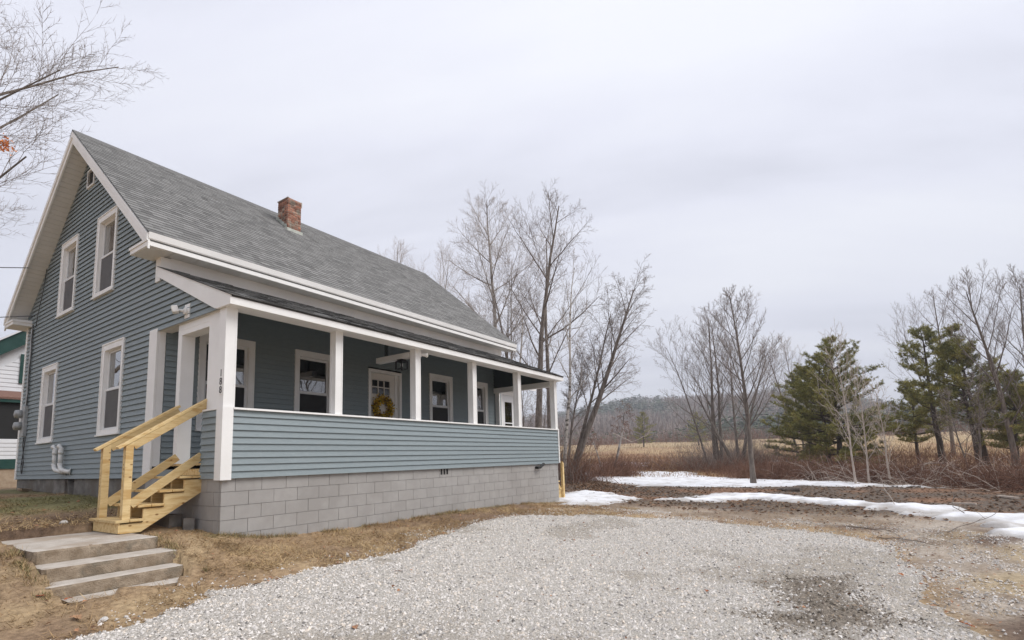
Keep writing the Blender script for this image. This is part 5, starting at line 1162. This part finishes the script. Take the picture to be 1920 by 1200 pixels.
# ------------------------------------------------------------------ crushed stone on the driveway
def stones(n, seed):
    g = np.random.default_rng(seed); m = n * 2
    x = g.uniform(-5.2, 9.6, m); y = g.uniform(-10.6, -.9, m); r = np.hypot(x - CAM[0], y - CAM[1]); a_ = np.degrees(np.arctan2(y - CAM[1], x - CAM[0])); vis = (a_ > -22) & (a_ < 92) & (r > 4.0); x, y, r = x[vis], y[vis], r[vis]; m = len(x)
    sd = poly_sd(x, y, DRIVE) + DJ(x, y); k = (sd > -.02) | ((sd > -.45) & (g.random(m) < .10) & (x > -2)) | ((sd > -2.5) & (x > 2.6) & (g.random(m) < .10 + .25 * (fbm(x, y, .8, 21, 5) > .52)))
    k &= ~((x > -2.2) & (x < -.7) & (y > -1.3)) & ~((x > -.2) & (x < 10.3) & (y > -.15))
    k &= ~((fbm(x, y, .7, 71, 4) + .25 * (fbm(x, y, 5, 72, 2) - .5) > .57) & (g.random(m) < .6))
    x, y, r, sd = x[k][:n], y[k][:n], r[k][:n], sd[k][:n]; n = len(x)
    s = np.clip(g.gamma(4, .0027, n), .004, .024); z = hgt(x, y) + .018 * sstep(0, .5, sd) + (fbm(x, y, 1.1, 4, 3) - .5) * .03 * sstep(-.2, .0, sd) + s * .3
    base = np.array([[1, 0, -.3], [-1, 0, -.3], [0, 1, -.3], [0, -1, -.3], [0, 0, 1.]]); tri = np.array([[0, 2, 4], [2, 1, 4], [1, 3, 4], [3, 0, 4]])
    v = base[None] * g.uniform(.55, 1.25, (n, 5, 1)) + g.normal(0, .14, (n, 5, 3)); ax = g.random(n) * 6.283; c_, s_ = np.cos(ax), np.sin(ax); tl = g.normal(0, .35, n); ct, stl = np.cos(tl), np.sin(tl)
    v[..., 2] *= .75; vy = v[..., 1] * ct[:, None] - v[..., 2] * stl[:, None]; vz = v[..., 1] * stl[:, None] + v[..., 2] * ct[:, None]
    vx = v[..., 0] * c_[:, None] - vy * s_[:, None]; vy2 = v[..., 0] * s_[:, None] + vy * c_[:, None]
    V = np.stack([x[:, None] + vx * s[:, None], y[:, None] + vy2 * s[:, None], z[:, None] + vz * s[:, None]], -1).reshape(-1, 3)
    tone = np.clip(g.normal(.66, .10, n), .2, .88); w = g.random(n); tone = np.where(w < .05, tone * .45, tone); c = tone[:, None] * np.where(w[:, None] > .8, np.array([[1.02, .91, .78]]), np.array([[1, .945, .88]]))
    stn = sstep(-.3, .4, poly_sd(x, y, STAIN) + (fbm(x, y, 2.2, 15, 4) - .5) * .9)[:, None]; dk_ = (g.random((n, 1)) < stn * .9); c = np.where(dk_, c * np.array([[.42, .38, .33]]) * g.uniform(.5, 1.3, (n, 1)), c)
    d = (fbm(x, y, .7, 71, 4) > .56)[:, None]; c = c * np.where(d & (g.random((n, 1)) < .4), .72, 1)
    Fq = (np.arange(n)[:, None, None] * 5 + tri[None]).reshape(-1, 3)
    o = link('gravel', np_mesh('gravel', V, [Fq], M['stone'], False, np.repeat(c, 5, 0))); tag(o, 'pale grey crushed stone spread over the driveway', 'gravel', kind='stuff')
stones(145000, 401)

# ------------------------------------------------------------------ small things lying about
def oak_leaf(x, y, s, rz, tint, label):
    pts = [(-1, 0), (-.75, .28), (-.55, .2), (-.35, .55), (-.1, .35), (.15, .62), (.35, .32), (.6, .42), (.75, .15), (1, 0)]
    pts = pts + [(a, -b * .9) for a, b in pts[-2:0:-1]]
    g = random.Random(int(x * 100)); vs = [(0, 0, .12)] + [(a * 1.0, b * .8, .05 + .35 * abs(b) ** 1.3 + g.uniform(0, .12)) for a, b in pts]; n = len(pts)
    me = np_mesh('fallen_leaf', np.array(vs) * s, [np.array([(0, i + 1, (i + 1) % n + 1) for i in range(n)])], M['leaf'], False, np.tile(np.array(tint) * np.array((.62, .66, .72)), (n + 1, 1)))
    o = link('fallen_leaf', me); o.location = (x, y, gz(x, y) + .022); o.rotation_euler = (g.uniform(-.15, .15), g.uniform(-.15, .15), rz); tag(o, label, 'leaf', 'single fallen leaves')
for a in [(4.16, -7.96, .06, .4, (1.5, 1.0, .6), 'orange leaf on the right part of the gravel'), (-.71, -3.81, .075, 1.0, (1.3, 1.25, 1.2), 'pale tan leaf on the gravel at the bottom of the picture'), (.82, -2.73, .06, 2.3, (.9, .6, .5), 'reddish leaf on the gravel facing the block wall'),
          (2.24, -6.12, .05, .2, (1.2, .75, .5), 'small brown leaf on the gravel left of the dark stain'), (-2.0, -1.2, .055, .7, (1.35, .7, .5), 'rust-red leaf beside the lowest concrete step'), (-2.08, -1.72, .085, 1.6, (1.35, 1.4, 1.35), 'broad tan leaf on the dead grass below the steps'),
          (-2.16, -1.0, .05, 2.6, (1.1, .55, .45), 'small red leaf at the left end of the steps'), (2.19, -8.3, .07, .9, (1.0, .6, .4), 'dark orange leaf in the bottom right corner'), (6.04, -4.56, .05, 1.2, (1.3, .8, .5), 'brown leaf on the far gravel'), (-.53, -1.9, .05, 0, (.3, .28, .25), 'dark dead leaf at the driveway edge below the corner')]: oak_leaf(*a)
def rock(x, y, s, seed, label, m='rock'):
    g = np.random.default_rng(seed); V = []; Fl = []; nu, nv = 9, 6
    for j in range(nv + 1):
        for i in range(nu):
            a = 2 * math.pi * i / nu; b = math.pi * j / nv - math.pi / 2; k = 1 + g.normal(0, .10)
            V.append((s * k * math.cos(a) * math.cos(b), s * .75 * k * math.sin(a) * math.cos(b), s * .55 * k * math.sin(b)))
    for j in range(nv):
        for i in range(nu): Fl.append((j * nu + i, j * nu + (i + 1) % nu, (j + 1) * nu + (i + 1) % nu, (j + 1) * nu + i))
    o = link('stone', np_mesh('stone', V, [np.array(Fl)], M[m])); o.location = (x, y, gz(x, y) + s * .3); o.rotation_euler = (0, 0, seed); tag(o, label, 'stone', 'loose stones')
rock(-1.93, -1.88, .042, 1, 'white stone on the grass left of the gravel edge'); rock(-1.78, -1.93, .022, 2, 'small white stone next to the larger white stone')
rock(-1.28, 1.72, .05, 3, 'grey stone on the dirt behind the concrete landing'); rock(.95, -1.6, .03, 4, 'small pale stone on the grass near the block wall')
for k, (x, y, r, lab) in enumerate(((-.22, 8.35, .5, 'left split firewood stick against the old foundation'), (-.3, 8.05, .9, 'right split firewood stick against the old foundation'))):
    o = MB().beam((-.14, 0, .05), (.14, 0, .06), .06, .05).add([(-.14, -.03, .03), (-.17, 0, .05), (-.14, .03, .03)], [(0, 1, 2)]).build('firewood', 'tanconc'); o.location = (x, y, gz(x, y)); o.rotation_euler = (0, .15, r); tag(o, lab, 'firewood', 'firewood sticks')
def stick(pts, r, m, label, name='fallen_branch', kids=3, seed=0):
    g = random.Random(seed); P = [Vector((x, y, gz(x, y) + h)) for x, y, h in pts]; Q = []
    for i in range(len(P) - 1):
        for q in range(4): Q.append(P[i].lerp(P[i + 1], q / 4) + Vector((g.gauss(0, .01), g.gauss(0, .01), g.gauss(0, .006))))
    Q.append(P[-1]); mb = MB().tube(Q, [r * (1 - .7 * i / len(Q)) for i in range(len(Q))], 5)
    for k in range(kids):
        i = g.randint(2, len(Q) - 2); d = Vector((g.gauss(0, 1), g.gauss(0, 1), abs(g.gauss(0, .6)))).normalized(); L = g.uniform(.15, .5) * (Q[-1] - Q[0]).length * .5
        mb.tube([Q[i], Q[i] + d * L * .5 + Vector((0, 0, .02)), Q[i] + d * L], [r * .5, r * .35, r * .2], 4)
    tag(mb.build(name, m), label, 'branch', 'fallen branches')
stick([(8.7, -7.35, .02), (8.35, -7.8, .03), (8.1, -8.15, .02)], .009, 'bark', 'dark straight stick lying on the dirt beyond the driveway', seed=1)
stick([(10.9, -9.6, .02), (11.0, -9.3, .25), (11.6, -9.4, .5)], .012, 'bark', 'thin stick poking up at the near edge of the snow ridge', seed=2)
stick([(8.4, -8.9, .03), (9.2, -9.2, .06), (9.9, -9.75, .18), (10.05, -9.9, .36)], .009, 'bark', 'curved branch with its tip raised against the snow', seed=3, kids=2)
stick([(12.9, -8.4, .02), (13.2, -8.2, .45), (13.4, -8.1, .9)], .010, 'sapling', 'pale stalk standing upright beyond the snow ridge', seed=4, kids=2)
stick([(7.3, -7.8, .03), (7.0, -8.3, .05), (6.6, -8.6, .03)], .008, 'bark', 'short dark twig at the right driveway edge', seed=5)
stick([(23.5, -11.5, .1), (23, -12.3, .5), (22, -13.2, .6), (20.8, -14.2, .5)], .04, 'sapling', 'long pale branch lying on the brush heap at right', seed=6, kids=6)
stick([(25.5, -9.2, .1), (25.2, -9.9, .7), (24.5, -10.7, .8), (23.9, -11.2, .5)], .035, 'sapling', 'pale crooked branch arching over the brush heap', seed=7, kids=7)
stick([(27.0, 5.2, 2.8), (27.2, 4.0, 2.2), (27.0, 3.0, 2.6), (26.9, 2.6, 3.1)], .03, 'sapling', 'pale bent branch reaching right from the vine-covered stub', seed=8, kids=4)
m = MB().tube([(19.3, -4.95, gz(19.3, -4.95) + .05), (19.0, -5.4, gz(19, -5.4) + .07), (18.8, -5.75, gz(18.8, -5.75) + .09)], [.06, .085, .08], 9).build('log', 'bark'); tag(m, 'short dark log lying behind the snow ridge', 'log')
for k, (x, y, rz, L, lab) in enumerate(((16.8, -11.2, .3, .9, 'pale split board lying on the dark dirt at far right'), (14.3, -9.9, 1.2, .5, 'short pale stick of wood on the dirt past the snow'))):
    o = MB().beam((-L / 2, 0, .04), (L / 2, 0, .05), .09, .04).add([(L / 2, -.045, .03), (L / 2 + .08, 0, .05), (L / 2, .045, .03)], [(0, 1, 2)]).build('wood_scrap', 'sapling'); o.location = (x, y, gz(x, y)); o.rotation_euler = (0, .03, rz); tag(o, lab, 'wood', 'scraps of wood')

# ------------------------------------------------------------------ air: thin haze that fades the far hill
hz = bpy.data.materials.new('haze_air'); hz.use_nodes = True; t = hz.node_tree; t.nodes.clear(); o_ = N(t, 'ShaderNodeOutputMaterial'); v_ = N(t, 'ShaderNodeVolumePrincipled')
v_.inputs['Color'].default_value = (.90, .93, 1.0, 1); v_.inputs['Density'].default_value = .0008; v_.inputs['Anisotropy'].default_value = .1; t.links.new(v_.outputs[0], o_.inputs['Volume'])
HAZE = True
if HAZE:
    o = MB().box(-1700, 1700, -1700, 1700, -8, 120).build('haze', hz); tag(o, 'thin pale haze over the field and hill', 'haze', kind='stuff')
